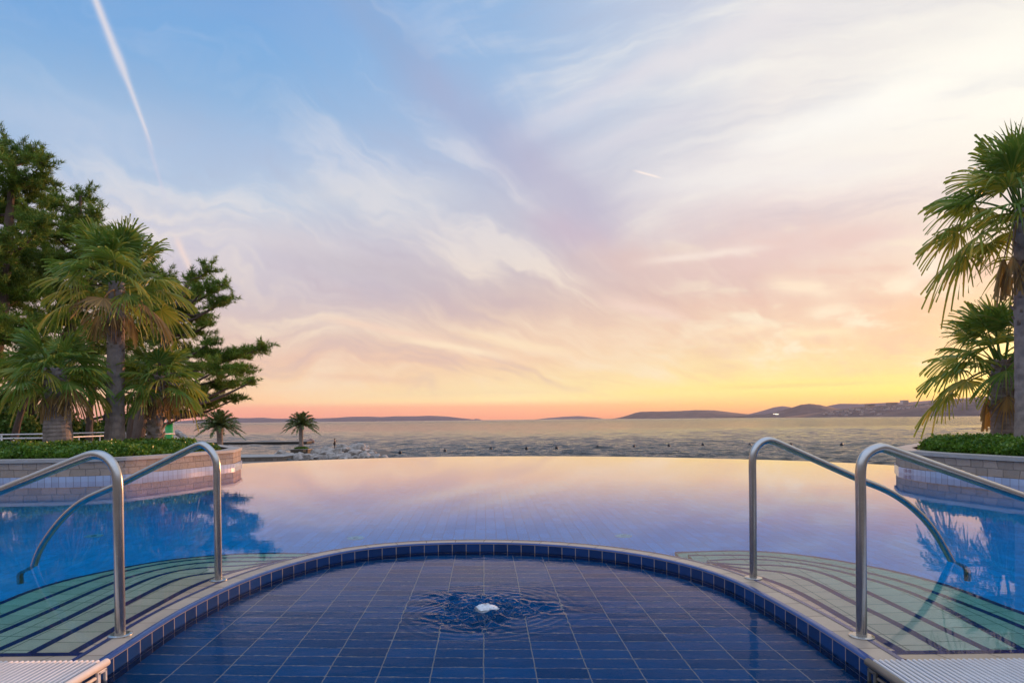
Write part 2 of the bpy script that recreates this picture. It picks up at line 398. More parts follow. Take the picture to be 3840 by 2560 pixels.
def prism(mb, loop, z0, z1, top=True, bottom=False, sides=True):
    loop = [(float(p[0]), float(p[1])) for p in loop]
    area = sum(loop[i][0] * loop[(i + 1) % len(loop)][1] - loop[(i + 1) % len(loop)][0] * loop[i][1] for i in range(len(loop)))
    if area < 0: loop = loop[::-1]
    n = len(loop)
    if top or bottom:
        v, f = fill(loop)
        if top: mb.add([(a, b, z1) for a, b in v], f)
        if bottom: mb.add([(a, b, z0) for a, b in v], [t[::-1] for t in f])
    if sides:
        s = 0
        for i in range(n):
            a, b = loop[i], loop[(i + 1) % n]; L = math.dist(a, b)
            mb.add([(*a, z0), (*b, z0), (*b, z1), (*a, z1)], [(0, 1, 2, 3)], [((s, z0), (s + L, z0), (s + L, z1), (s, z1))]); s += L

# ------------------------------------------------------------------ materials
def new_mat(name):
    m = bpy.data.materials.new(name); m.use_nodes = True; w = NT(m.node_tree)
    p = w.n['Principled BSDF']; return m, w, p
def plain(name, col, rough=.6, metal=0., var=.25, scale=4., bump=.0, bscale=30., spec=.5, col2=None, trans=None):
    m, w, p = new_mat(name); tc = w.n.new('ShaderNodeTexCoord').outputs['Object']
    f = w.ss(w.noise(tc, scale, 5, .6), .3, .7)
    c2 = col2 if col2 else tuple(c * (1 - var) for c in col)
    w.put(p.inputs['Base Color'], w.mix(f, c2, col)); p.inputs['Roughness'].default_value = rough; p.inputs['Metallic'].default_value = metal
    p.inputs['Specular IOR Level'].default_value = spec
    if bump:
        b = w.n.new('ShaderNodeBump'); b.inputs['Strength'].default_value = bump; b.inputs['Distance'].default_value = .02
        w.put(b.inputs['Height'], w.noise(tc, bscale, 5, .6)); w.put(p.inputs['Normal'], b.outputs[0])
    return m
def tile(name, col, grout, pu, pv, gw, coords='UV', ax=((1, 0), (0, 1)), off=(0, 0), rough=.25, var=.12, brick=False, vary=None, bump=.4, hue=0., gsoft=.35, patch=0., spec=.5):
    m, w, p = new_mat(name); p.inputs['Specular IOR Level'].default_value = spec; tcn = w.n.new('ShaderNodeTexCoord'); t = tcn.outputs[coords]
    x, y, z = w.sep(t)
    U = w.m('ADD', w.m('ADD', w.m('MULTIPLY', x, ax[0][0]), w.m('MULTIPLY', y, ax[0][1])), off[0])
    V = w.m('ADD', w.m('ADD', w.m('MULTIPLY', x, ax[1][0]), w.m('MULTIPLY', y, ax[1][1])), off[1])
    V = w.m('DIVIDE', V, pv); row = w.m('FLOOR', V)
    U = w.m('DIVIDE', U, pu)
    if brick: U = w.m('ADD', U, w.m('MULTIPLY', w.m('FLOORED_MODULO', w.m('MULTIPLY', row, .37), 1.), 1.))
    if vary:   # irregular joints for rough stone
        nz = w.noise(t, vary, 2, .5); U = w.m('ADD', U, w.m('MULTIPLY', w.m('SUBTRACT', nz, .5), .5))
        nz2 = w.noise(t, vary * 1.3, 2, .5); V = w.m('ADD', V, w.m('MULTIPLY', w.m('SUBTRACT', nz2, .5), .18))
    fu = w.m('ABSOLUTE', w.m('SUBTRACT', w.m('FRACT', U), .5)); fv = w.m('ABSOLUTE', w.m('SUBTRACT', w.m('FRACT', V), .5))
    eu = w.ss(fu, .5 - gw / pu * (1 + gsoft), .5 - gw / pu * (1 - gsoft)); ev = w.ss(fv, .5 - gw / pv * (1 + gsoft), .5 - gw / pv * (1 - gsoft))
    g = w.m('MAXIMUM', eu, ev)
    wn = w.n.new('ShaderNodeTexWhiteNoise'); wn.noise_dimensions = '2D'
    w.put(wn.inputs['Vector'], w.comb(w.m('FLOOR', U), w.m('FLOOR', V)))
    k = w.ss(wn.outputs['Value'], 0., 1., 1. - var, 1. + var, 'LINEAR')
    base = w.mix(1., col, w.comb(k, k, k), 'MULTIPLY')
    if hue:
        base = w.mix(w.m('MULTIPLY', w.n.new('ShaderNodeTexWhiteNoise').outputs[0] if False else wn.outputs['Value'], hue), base, (.42, .27, .20))
    nn = w.noise(tcn.outputs['Object'], 9., 5, .65)
    base = w.mix(w.ss(nn, .35, .75, 0., .22 + patch), base, tuple(c * .62 for c in col))
    w.put(p.inputs['Base Color'], w.mix(g, base, grout))
    w.put(p.inputs['Roughness'], w.mix(g, (rough,) * 3, (.8,) * 3))
    b = w.n.new('ShaderNodeBump'); b.inputs['Strength'].default_value = bump; b.inputs['Distance'].default_value = .004 if not vary else .02
    h = w.m('SUBTRACT', 1., g)
    if vary: h = w.m('ADD', h, w.m('MULTIPLY', w.noise(tcn.outputs['Object'], 22., 6, .7), 1.6))
    w.put(b.inputs['Height'], h); w.put(p.inputs['Normal'], b.outputs[0])
    return m
def leaf_mat(name, a, b, c, scale=1.2, rough=.45, trans=.35):
    m, w, p = new_mat(name); geo = w.n.new('ShaderNodeNewGeometry'); tc = w.n.new('ShaderNodeTexCoord').outputs['Object']
    r = geo.outputs['Random Per Island']
    f = w.ss(w.noise(tc, scale, 3, .55), .3, .7)
    col = w.mix(f, a, b); col = w.mix(w.ss(r, .55, 1., 0., .8), col, c)
    w.put(p.inputs['Base Color'], col); p.inputs['Roughness'].default_value = rough; p.inputs['Specular IOR Level'].default_value = .35
    tr = w.n.new('ShaderNodeBsdfTranslucent'); w.put(tr.inputs[0], w.mix(.5, col, (.25, .30, .03)))
    ms = w.n.new('ShaderNodeMixShader'); ms.inputs[0].default_value = trans
    w.l.new(p.outputs[0], ms.inputs[1]); w.l.new(tr.outputs[0], ms.inputs[2])
    w.l.new(ms.outputs[0], w.n['Material Output'].inputs[0]); return m
def water_mat(name, bump_nodes, absorb=None, ior=1.333):
    m = bpy.data.materials.new(name); m.use_nodes = True; w = NT(m.node_tree); w.n.clear()
    out = w.n.new('ShaderNodeOutputMaterial'); g = w.n.new('ShaderNodeBsdfRefraction'); gl = w.n.new('ShaderNodeBsdfGlossy')
    g.inputs['IOR'].default_value = ior; g.inputs['Roughness'].default_value = 0.; g.inputs[0].default_value = (1, 1, 1, 1)
    gl.inputs['Roughness'].default_value = 0.; gl.inputs[0].default_value = (.97, .89, .87, 1)
    nb = bump_nodes(w); fr = w.n.new('ShaderNodeFresnel'); fr.inputs['IOR'].default_value = ior
    for q in (g, gl, fr): w.put(q.inputs['Normal'], nb)
    k_ = w.ramp(fr.outputs[0], [(0, (0,) * 3), (.10, (.010,) * 3), (.17, (.045,) * 3), (.22, (.13,) * 3), (.30, (.20,) * 3), (.37, (.25,) * 3), (.45, (.42,) * 3), (.57, (.80,) * 3), (.68, (.92,) * 3), (1., (1,) * 3)], 'LINEAR')
    ms = w.n.new('ShaderNodeMixShader'); w.put(ms.inputs[0], k_); w.l.new(g.outputs[0], ms.inputs[1]); w.l.new(gl.outputs[0], ms.inputs[2])
    w.l.new(ms.outputs[0], out.inputs[0])
    if absorb:
        v = w.n.new('ShaderNodeVolumeAbsorption'); v.inputs[0].default_value = (*absorb[0], 1); v.inputs[1].default_value = absorb[1]
        w.l.new(v.outputs[0], out.inputs[1])
    return m
def main_bump(w):
    tc = w.n.new('ShaderNodeTexCoord').outputs['Object']; x, y, z = w.sep(tc)
    a = w.noise(w.comb(w.m('MULTIPLY', x, .8), w.m('MULTIPLY', y, 1.8)), 2.6, 4, .55)
    b = w.noise(w.comb(x, w.m('MULTIPLY', y, 1.8)), 9., 3, .5)
    h = w.m('ADD', w.m('MULTIPLY', a, 1.0), w.m('MULTIPLY', b, .22))
    bp = w.n.new('ShaderNodeBump'); bp.inputs['Strength'].default_value = 1.; bp.inputs['Distance'].default_value = .0006
    w.put(bp.inputs['Height'], h); return bp.outputs[0]
def inner_bump(w):
    tc = w.n.new('ShaderNodeTexCoord').outputs['Object']; x, y, z = w.sep(tc)
    a = w.noise(w.comb(x, w.m('MULTIPLY', y, 1.6)), 3.5, 4, .55)
    b = w.noise(w.comb(x, w.m('MULTIPLY', y, 1.6)), 12., 3, .5)
    h = w.m('ADD', w.m('MULTIPLY', a, 1.0), w.m('MULTIPLY', b, .25))
    bp = w.n.new('ShaderNodeBump'); bp.inputs['Strength'].default_value = 1.; bp.inputs['Distance'].default_value = .0045
    w.put(bp.inputs['Height'], h); return bp.outputs[0]

M = {}
M['water'] = water_mat('pool water', main_bump, ((.05, .82, .91), .95))
M['water_in'] = water_mat('shallow water', inner_bump)
M['steel'] = plain('brushed steel', (.50, .48, .45), .22, 1., .12, 14., .03, 160.)
M['white_pl'] = plain('white plastic', (.74, .74, .76), .35, 0, .08, 6.)
M['dark_edge'] = plain('dark frame', (.16, .15, .13), .4, .2, .2, 8.)
M['pale_edge'] = plain('pale frame', (.72, .66, .60), .35, 0, .1, 8.)
M['soil'] = plain('soil', (.07, .05, .035), .95, 0, .5, 8., .6, 20.)
M['cap'] = plain('limestone cap', (.43, .38, .33), .6, 0, .15, 3., .12, 60.)
M['stone'] = tile('rough stone', (.42, .32, .24), (.23, .175, .13), .25, .1375, .006, 'UV', off=(0, .0675), rough=.8, var=.16, brick=True, vary=4., bump=.7, hue=.18, patch=.1)
M['band'] = tile('pale blue tile', (.42, .47, .58), (.20, .18, .18), .125, .5, .004, 'UV', off=(0, .25), rough=.2, var=.08)
M['coping'] = tile('beige coping tile', (.38, .29, .21), (.13, .09, .06), .245, 9., .003, 'UV', rough=.4, var=.12, patch=.15)
M['blue_wall'] = tile('blue wall tile', (.008, .040, .145), (.34, .26, .21), .122, .122, .0030, 'UV', rough=.15, var=.25)
M['blue_edge'] = plain('blue glazed edge', (.010, .045, .20), .15, 0, .3, 10.)
M['navy'] = plain('navy strip', (.008, .02, .13), .25, 0, .3, 10.)
M['step'] = tile('beige step tile', (.82, .58, .42), (.30, .21, .15), .245, .165, .0035, 'Object', ((1, 0), (.0, 1)), rough=.35, var=.08, spec=.05)
M['pool'] = tile('pool floor tile', (.03, .54, .94), (.03, .38, .64), .125, .25, .004, 'Object', ((1, .042), (.046, 1)), rough=.3, var=.10, gsoft=.6, spec=.05)
M['pavement'] = plain('pavement', (.34, .31, .28), .8, 0, .2, .8, .2, 20.)
M['quay'] = tile('quay stone', (.20, .16, .125), (.09, .07, .05), .7, .4, .03, 'UV', rough=.85, var=.3, brick=True, vary=1.2, bump=.8)
M['rock'] = plain('limestone boulder', (.46, .40, .35), .85, 0, .35, 1.1, .9, 4., col2=(.20, .17, .14))
M['rock_wet'] = plain('wet dark rock', (.06, .05, .035), .5, 0, .4, 1.1, .9, 4.)
M['dark'] = plain('dark buoy', (.02, .016, .02), .5)
M['white_metal'] = plain('pale painted metal', (.62, .58, .55), .35, .2, .12, 5.)
M['foam'] = plain('foam', (.86, .90, .93), .5, 0, .25, 60., .8, 120.)
M['bark_palm'] = plain('palm trunk bark', (.34, .27, .23), .85, 0, .3, 6., .6, 14., col2=(.20, .16, .14))
M['boots'] = plain('palm leaf bases', (.36, .26, .19), .8, 0, .5, 5., .3, 20., col2=(.15, .11, .08))
M['bark_pine'] = plain('pine bark', (.12, .085, .065), .9, 0, .4, 3., .8, 12.)
M['frond'] = leaf_mat('palm frond green', (.07, .16, .02), (.15, .26, .035), (.30, .33, .06), 1.3)
M['frond2'] = leaf_mat('palm frond yellowing', (.18, .25, .025), (.34, .34, .05), (.60, .40, .07), 1.6)
M['frond_dry'] = leaf_mat('palm frond dry', (.42, .25, .10), (.26, .16, .07), (.60, .34, .11), 2., .7, .2)
M['date'] = leaf_mat('date palm frond', (.055, .10, .03), (.10, .15, .05), (.17, .18, .06), 1., .5, .2)
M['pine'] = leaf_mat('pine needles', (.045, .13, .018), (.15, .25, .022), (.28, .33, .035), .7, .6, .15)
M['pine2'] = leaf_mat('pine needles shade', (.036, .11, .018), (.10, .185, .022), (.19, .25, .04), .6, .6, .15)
M['hedge'] = leaf_mat('hedge leaves', (.035, .12, .014), (.095, .22, .02), (.24, .36, .05), 3.5, .35, .3)
M['inner'] = None

# ------------------------------------------------------------------ sea (real waves near, one sheet to the horizon)
def build_sea():
    m, w, p = new_mat('sea water'); tc = w.n.new('ShaderNodeTexCoord').outputs['Object']; x, y, z = w.sep(tc)
    p.inputs['Base Color'].default_value = (.085, .080, .072, 1); w.put(p.inputs['Roughness'], w.ss(y, 80., 1500., .06, .16, 'LINEAR'))
    p.inputs['IOR'].default_value = 1.17
    a = w.noise(w.comb(w.m('MULTIPLY', x, .7), y), 1.6, 5, .6); b_ = w.noise(w.comb(w.m('MULTIPLY', x, .25), w.m('MULTIPLY', y, .8)), .55, 6, .6)
    c_ = w.noise(w.comb(w.m('MULTIPLY', x, .05), w.m('MULTIPLY', y, .22)), .5, 5, .65)
    h = w.m('ADD', w.m('ADD', w.m('MULTIPLY', a, .13), w.m('MULTIPLY', b_, .22)), w.m('MULTIPLY', c_, w.ss(y, 150., 900., 0., 2.6, 'LINEAR')))
    bp = w.n.new('ShaderNodeBump'); bp.inputs['Strength'].default_value = 1.; bp.inputs['Distance'].default_value = 3.2
    w.put(bp.inputs['Height'], h); w.put(p.inputs['Normal'], bp.outputs[0])
    H = CAM_Z - Z_SEA
    d = np.r_[np.linspace(250, 6, 700), np.linspace(5.7, 1.1, 30)]; Y = H * FOC / d; Y = np.r_[Y[Y < 12000], 12900.]
    tx = np.linspace(-1.02, 1.02, 620)
    XX = Y[:, None] * tx[None, :]; YY = np.repeat(Y[:, None], len(tx), 1); Z = np.zeros_like(XX)
    dy = np.gradient(Y)[:, None]
    r_ = np.random.default_rng(5)
    for k in range(54):
        lam = .8 * (9 / .8) ** r_.random(); th = r_.normal(R(-90 - 8), .38)
        A = .0090 * lam ** .78; ph = r_.random() * 6.28; kx, ky = math.cos(th) * 6.2832 / lam, math.sin(th) * 6.2832 / lam
        fade = np.clip(lam / (dy * 2.2) - .8, 0, 1)
        q = np.sin(kx * XX + ky * YY + ph); q = q + .25 * np.cos(2 * (kx * XX + ky * YY + ph))
        Z += A * fade * q
    env = .75 + .5 * np.sin(XX * .021 + 1.3) * np.sin(YY * .017 + .4)
    Z *= env * (1 - .8 / (1 + np.exp((XX + 24) / 2.5)) / (1 + np.exp((YY - 128) / 6)))
    n, c = XX.shape; V = np.stack([XX, YY, Z + Z_SEA], 2).reshape(-1, 3)
    i = np.arange(n - 1)[:, None] * c + np.arange(c - 1)[None, :]
    F = np.stack([i, i + 1, i + c + 1, i + c], 2).reshape(-1, 4)
    np_mesh('sea', V, F, m, smooth=True, kind='structure', label='choppy evening sea reaching to the horizon')
build_sea()

# ------------------------------------------------------------------ far land
def hill_mat(name, col, col2, sc):
    return plain(name, col, .95, 0, .3, sc, 0, 1, .1, col2)
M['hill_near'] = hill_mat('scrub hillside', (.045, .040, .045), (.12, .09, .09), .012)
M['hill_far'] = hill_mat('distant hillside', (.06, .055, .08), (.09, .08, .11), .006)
def hill(name, prof, Y, depth, mat, label, z0=Z_SEA - 1, rough=.0, rows=10):
    P = resample([np.array([*p, 0.]) for p in prof], 7.)    # silhouette traced in the view, at its own distance
    top = np.array([at_y(p[0], p[1], Y) for p in P]); n = len(top)
    rr = np.random.default_rng(int(Y))
    V = []
    for j in range(rows + 1):
        t = j / rows; prof_t = math.sin(t * math.pi / 2) ** .8
        for i in range(n):
            q = top[i]; h = q[2] - z0
            k = (Y - depth * (1 - t)) / Y
            V.append((q[0] * (1 if t == 1 else k), Y - depth * (1 - t), z0 + h * prof_t * (1 + (rr.random() - .5) * (rough if 0 < j < rows else rough * .3))))
    for i in range(n): V.append((top[i][0], Y + depth, z0))
    F = []
    for j in range(rows + 1):
        for i in range(n - 1): F.append((j * n + i, j * n + i + 1, (j + 1) * n + i + 1, (j + 1) * n + i))
    return np_mesh(name, V, F, mat, smooth=True, kind='structure', label=label)
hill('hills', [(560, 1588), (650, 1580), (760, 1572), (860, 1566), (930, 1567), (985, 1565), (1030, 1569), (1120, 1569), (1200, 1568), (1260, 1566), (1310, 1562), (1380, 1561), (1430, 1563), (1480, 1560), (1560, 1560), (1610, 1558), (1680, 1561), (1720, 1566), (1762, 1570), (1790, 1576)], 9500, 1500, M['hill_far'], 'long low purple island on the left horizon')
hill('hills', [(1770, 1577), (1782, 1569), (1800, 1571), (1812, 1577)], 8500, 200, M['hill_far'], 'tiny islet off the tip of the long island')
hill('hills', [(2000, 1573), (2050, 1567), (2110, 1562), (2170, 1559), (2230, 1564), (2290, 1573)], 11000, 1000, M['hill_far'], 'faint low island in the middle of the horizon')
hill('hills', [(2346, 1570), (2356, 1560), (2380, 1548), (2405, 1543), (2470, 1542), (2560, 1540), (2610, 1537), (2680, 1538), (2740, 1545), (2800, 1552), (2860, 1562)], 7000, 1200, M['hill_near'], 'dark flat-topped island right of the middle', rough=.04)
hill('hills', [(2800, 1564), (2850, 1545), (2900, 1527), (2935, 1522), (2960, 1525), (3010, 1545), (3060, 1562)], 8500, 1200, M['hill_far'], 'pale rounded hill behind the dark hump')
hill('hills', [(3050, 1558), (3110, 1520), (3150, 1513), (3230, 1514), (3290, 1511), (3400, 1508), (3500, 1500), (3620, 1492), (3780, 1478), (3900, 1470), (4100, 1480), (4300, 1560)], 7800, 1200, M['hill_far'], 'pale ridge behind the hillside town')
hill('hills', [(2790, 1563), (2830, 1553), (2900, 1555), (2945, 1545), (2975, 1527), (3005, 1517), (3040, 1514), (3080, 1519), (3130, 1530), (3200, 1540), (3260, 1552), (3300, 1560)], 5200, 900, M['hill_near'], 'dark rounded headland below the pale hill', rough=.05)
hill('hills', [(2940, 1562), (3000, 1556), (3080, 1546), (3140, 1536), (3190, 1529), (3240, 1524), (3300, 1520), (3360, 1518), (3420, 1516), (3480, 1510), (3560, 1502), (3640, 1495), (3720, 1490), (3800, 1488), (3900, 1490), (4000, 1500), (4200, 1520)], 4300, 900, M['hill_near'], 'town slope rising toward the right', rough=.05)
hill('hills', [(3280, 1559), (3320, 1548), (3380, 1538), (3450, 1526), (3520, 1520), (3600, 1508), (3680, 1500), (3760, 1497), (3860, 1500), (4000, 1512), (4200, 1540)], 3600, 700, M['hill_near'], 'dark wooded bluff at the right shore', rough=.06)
# the town: blocks on the slope
M['house'] = plain('pale town wall', (.62, .52, .48), .9, 0, .25, .02)
M['house2'] = plain('grey town wall', (.26, .22, .21), .9, 0, .25, .02)
M['win'] = plain('dark window band', (.06, .05, .06), .4, 0, .2, .1)
def block(px, py, wpx, hpx, Y, mat, label, group='houses of the hillside town', windows=False, name='town_house'):
    b = at_y(px, py, Y); s = Y / FOC; ww, hh = wpx * s, hpx * s
    e = empty(name, (b[0], Y, b[2] - hh * .5), label=label, cat='building', group=group)
    m_ = MB(); m_.box((b[0], Y, b[2]), (ww, ww * .8, hh)); m_.build('wall', mat, e)
    r_ = MB(); r_.box((b[0], Y, b[2] + hh * .5 + .7), (ww * 1.04, ww * .84, 1.4)); r_.build('roof', M['house2'], e)
    if windows:
        q = MB(); nf = max(3, int(hh / 6))
        for k in range(nf): q.box((b[0], Y - ww * .41, b[2] - hh * .45 + (k + .5) * hh * .9 / nf), (ww * .86, .6, hh * .35 / nf))
        q.build('window', M['win'], e)
block(3391, 1511, 22, 20, 4250, M['house'], 'tallest square tower block standing above the hillside town', None, True, 'tower_block')
block(3344, 1516, 30, 13, 4260, M['house2'], 'wide flat-roofed block just left of the tower block', None, True, 'apartment_block')
block(3262, 1521, 26, 10, 4270, M['house2'], 'flat-roofed block at the left crest of the town', None, True, 'apartment_block')
block(3330, 1552, 8, 16, 3590, M['house'], 'slim pale building at the foot of the wooded bluff', None, False, 'shore_building')
hr = random.Random(3)
TOWN = [(2940, 1562), (3000, 1556), (3080, 1546), (3140, 1536), (3190, 1529), (3240, 1524), (3300, 1520), (3360, 1518), (3420, 1516), (3480, 1510), (3560, 1502)]
BLUFF = [(3280, 1559), (3320, 1548), (3380, 1538), (3450, 1526), (3520, 1520), (3600, 1508), (3680, 1500)]
def slope_y(px, py, prof, Y, depth, z0=Z_SEA - 1):
    tz = at_y(px, float(np.interp(px, [p[0] for p in prof], [p[1] for p in prof])), Y)[2]; best = (1e9, Y)
    for t in np.linspace(0, 1, 60):
        Yt = Y - depth * (1 - t); zz = z0 + (tz - z0) * math.sin(t * math.pi / 2) ** .8; q = at_y(px, py, Yt)[2]
        best = min(best, (abs(q - zz) / Yt, Yt))
    return best[1]
for k in range(76):
    px = hr.uniform(3080, 3480); top = np.interp(px, [3080, 3200, 3300, 3420, 3480], [1548, 1531, 1522, 1518, 1512])
    py = hr.uniform(top + 2, 1556 if px < 3300 else min(1552, top + 14))
    dy = slope_y(px, py, TOWN, 4300, 900)
    if px > 3330 and py > np.interp(px, [p[0] for p in BLUFF], [p[1] for p in BLUFF]) - 2: continue
    block(px, py, hr.uniform(5, 12), hr.uniform(3.5, 7), dy - 8, hr.choice([M['house'], M['house'], M['house2']]), 'small pale house among trees on the slope of the hillside town')
for k in range(10):
    bx_ = hr.uniform(3470, 3640); by_ = float(np.interp(bx_, [p[0] for p in BLUFF], [p[1] for p in BLUFF])) - 1
    block(bx_, by_, hr.uniform(6, 14), 4, 3610, M['house'], 'low pale house along the top of the wooded bluff', 'houses on the bluff')
def emis(name, col, s):
    m = bpy.data.materials.new(name); m.use_nodes = True; w = NT(m.node_tree); p = w.n['Principled BSDF']
    p.inputs['Emission Color'].default_value = (*col, 1); p.inputs['Emission Strength'].default_value = s; return m
M['glow'] = emis('lit lamp', (1, .62, .25), 14.)
fl = at_y(2910, 1552, 4100); q = MB(); q.box(tuple(fl), (10, 6, 5)); q.box((fl[0] - 13, fl[1], fl[2] + 1), (5, 5, 4)); q.box((fl[0] + 12, fl[1], fl[2] - 1), (6, 5, 4)); 
M['glow2'] = emis('harbour lamps', (1, .85, .55), 2.2)
q.build('harbour_light', M['glow2'], label='cluster of lit harbour lamps below the dark headland', cat='lamp')

# ------------------------------------------------------------------ the shallow pool in front: traced edge
EDGE = [(395, 2478), (540, 2380), (679, 2290), (815, 2222), (952, 2161), (1140, 2100), (1345, 2057), (1549, 2039), (1690, 2034), (1814, 2033), (1960, 2036), (2120, 2045), (2300, 2063), (2500, 2097), (2700, 2153), (2845, 2222), (3039, 2331), (3150, 2402), (3260, 2477)]
E3 = [at_z(x, y, 0.)[:2] for x, y in EDGE]
E3 = spline(E3, 10)
e0, e1 = E3[0], E3[-1]
E3 = [np.array([e0[0], .6])] + [np.array([e0[0], yy]) for yy in np.linspace(1., e0[1] - .15, 8)] + list(E3) + [np.array([e1[0], yy]) for yy in np.linspace(e1[1] - .15, 1., 8)] + [np.array([e1[0], .6])]
EP = smooth_line(resample(E3, .04), 60)           # travels left -> far -> right, outside is to the left
GY0 = float(e0[1]) - .02; GY1 = float(e1[1]) - .02
kerb = empty('pool_kerb', (0, 5.8, 0), label='curved beige and navy tiled kerb between the shallow pool and the big pool', cat='pool edge')
k = MB(); sweep(k, EP, [(-.0, Z_INF - .04), (-.0, -.010)][::-1]); k.build('tile_wall', M['blue_wall'], kerb, smooth=True)
k = MB(); sweep(k, EP, [(.0, -.010), (.004, -.003), (.012, 0.), (.038, 0.)]); k.build('bullnose', M['blue_edge'], kerb, smooth=True)
k = MB(); sweep(k, EP, [(.0385, -.002), (.1385, -.002)]); k.build('coping', M['coping'], kerb)
k = MB(); sweep(k, EP, [(.139, 0.), (.165, 0.)]); k.build('stripe', M['navy'], kerb)
k = MB(); sweep(k, EP, [(.1655, -.003), (.19, -.022), (.215, -.050)]); k.build('sloping_strip', M['coping'], kerb)
k = MB(); sweep(k, EP, [(.2155, -.050), (.2155, -1.5)]); k.build('outer_wall', M['step'], kerb)

# floor of the shallow pool
pA = at_under(1714.8, 2530, Z_INF, Z_IN); pB = at_under(1714.8, 2520, Z_INF, Z_IN)
offu = -(pA[0] + .042 * pA[1]) + .125; offv = -(pA[1] + .046 * pA[0]) + .03
M['inner'] = tile('deep blue floor tile', (.002, .072, .215), (.26, .28, .27), .250, .125, .0026, 'Object', ((1, .042), (.046, 1)), (offu + .0, offv), rough=.3, var=.22, gsoft=.7, spec=.03)
inner_loop = [tuple(p) for p in offset(EP, .06)]
v, f = fill(inner_loop); k = MB(); k.add([(a, b, Z_INF) for a, b in v], f)
k.build('paddling_pool_floor', M['inner'], kind='structure', label='dark blue tiled floor of the shallow pool')
# its water, with the swell of the jet
JET = at_z(1822, 2282, Z_IN)
gx = [(x, y) for x in np.arange(-2.0, 1.8, .05) for y in np.arange(.7, 5.9, .05)]
loop_in = inner_loop
def inside_poly(x, y, loop):
    c = False; n = len(loop)
    for i in range(n):
        x1, y1 = loop[i]; x2, y2 = loop[(i + 1) % n]
        if (y1 > y) != (y2 > y) and x < (x2 - x1) * (y - y1) / (y2 - y1) + x1: c = not c
    return c
gp = [p for p in gx if inside_poly(*p, inner_loop[::3]) and math.dist(p, JET[:2]) > .62]
gp += [(JET[0] + x, JET[1] + y) for x in np.arange(-.62, .62, .009) for y in np.arange(-.62, .62, .009) if math.hypot(x, y) <= .61]
v, f = fill(inner_loop, (), gp); V = np.array([(a, b, 0.) for a, b in v])
rel = V[:, :2] - JET[:2]; rad = np.hypot(rel[:, 0], rel[:, 1]); ang = np.arctan2(rel[:, 1], rel[:, 0])
r_ = np.random.default_rng(8); Z = np.zeros(len(V))
reach = .33 + .07 * np.sin(ang * 3 + 1) + .05 * np.sin(ang * 5 + 2.2)
body = np.exp(-np.clip(rad / reach, 0, 9) ** 4)
for q in range(34):
    lam = .03 + .11 * r_.random(); th = r_.random() * 6.28; ph = r_.random() * 6.28
    Z += body * .0016 * (lam / .07) * np.sin((rel[:, 0] * math.cos(th) + rel[:, 1] * math.sin(th)) * 6.28 / lam + ph + 2.2 * np.sin(rel[:, 0] * 13 + q) )
Z += .0011 * np.exp(-((rad - .30) / .16) ** 2) * np.sin(rad * 6.28 / (.062 + .012 * np.sin(ang * 2)) + 3.6 * np.sin(ang * 3 + .5) + 1.8 * np.sin(ang * 7)) * (.55 + .45 * np.sin(ang * 2.0 + 1.1))
Z += .00045 * np.exp(-((rad - .5) / .2) ** 2) * np.sin(rad * 6.28 / .06 + 1.2 * np.sin(ang * 4))
Z += .012 * np.exp(-(rad / .075) ** 2)
V[:, 2] = Z + Z_IN
np_mesh('water', V, np.array(f), M['water_in'], smooth=True, kind='structure', label='thin rippled water of the shallow pool')
# foam head of the bubbling jet
k = MB(); n = 26; vs = []; fs = []; rr = random.Random(4)
for j in range(9):
    for i in range(n):
        a = 6.2832 * i / n; t_ = j / 8; rad_ = .066 * (1 - t_ ** 2.2) * (1 + .16 * math.sin(3 * a + 1) + .1 * rr.uniform(-1, 1)) + .001
        vs.append((rad_ * math.cos(a) * 1.05, rad_ * math.sin(a) * .95, -.006 + .034 * t_ ** .8 + rr.uniform(-.0035, .0035) * (t_ > .1)))
for j in range(8):
    for i in range(n): fs.append((j * n + i, j * n + (i + 1) % n, (j + 1) * n + (i + 1) % n, (j + 1) * n + i))
k.add([(a + JET[0], b + JET[1], c + Z_IN) for a, b, c in vs], fs + [tuple(8 * n + i for i in range(n))])
k.build('foam', M['foam'], smooth=True, label='small white foaming head where the jet breaks the surface of the shallow pool', cat='foam')

# ------------------------------------------------------------------ the big pool
INF = [(560, 1768), (720, 1750), (860, 1741), (1000, 1731), (1143, 1726), (1300, 1720), (1469, 1715.5), (1620, 1712), (1780, 1710), (1960, 1709.5), (2140, 1709.5), (2300, 1711), (2500, 1714), (2776, 1720.5), (3000, 1727), (3200, 1735), (3370, 1744), (3600, 1762), (3840, 1786)]
inf = smooth_line(resample(spline([at_z(x, y, Z_MAIN)[:2] for x, y in INF], 6), .15), 60)
PL = [(-14.5, 3.0), (-14.5, float(inf[0][1]))]
pool_out = [(-14.5, 2.96), (14.0, 2.90)] + [(14.0, float(inf[-1][1]))] + [tuple(p) for p in inf[::-1]] + [(-14.5, float(inf[0][1]))]
hole = [tuple(p) for p in offset(EP, .19)[::2] ]
NYL, NYR = GY0 + .03, GY1 + .03
hole = [p for p in hole if p[1] > (NYL + .01 if p[0] < 0 else NYR + .01)]
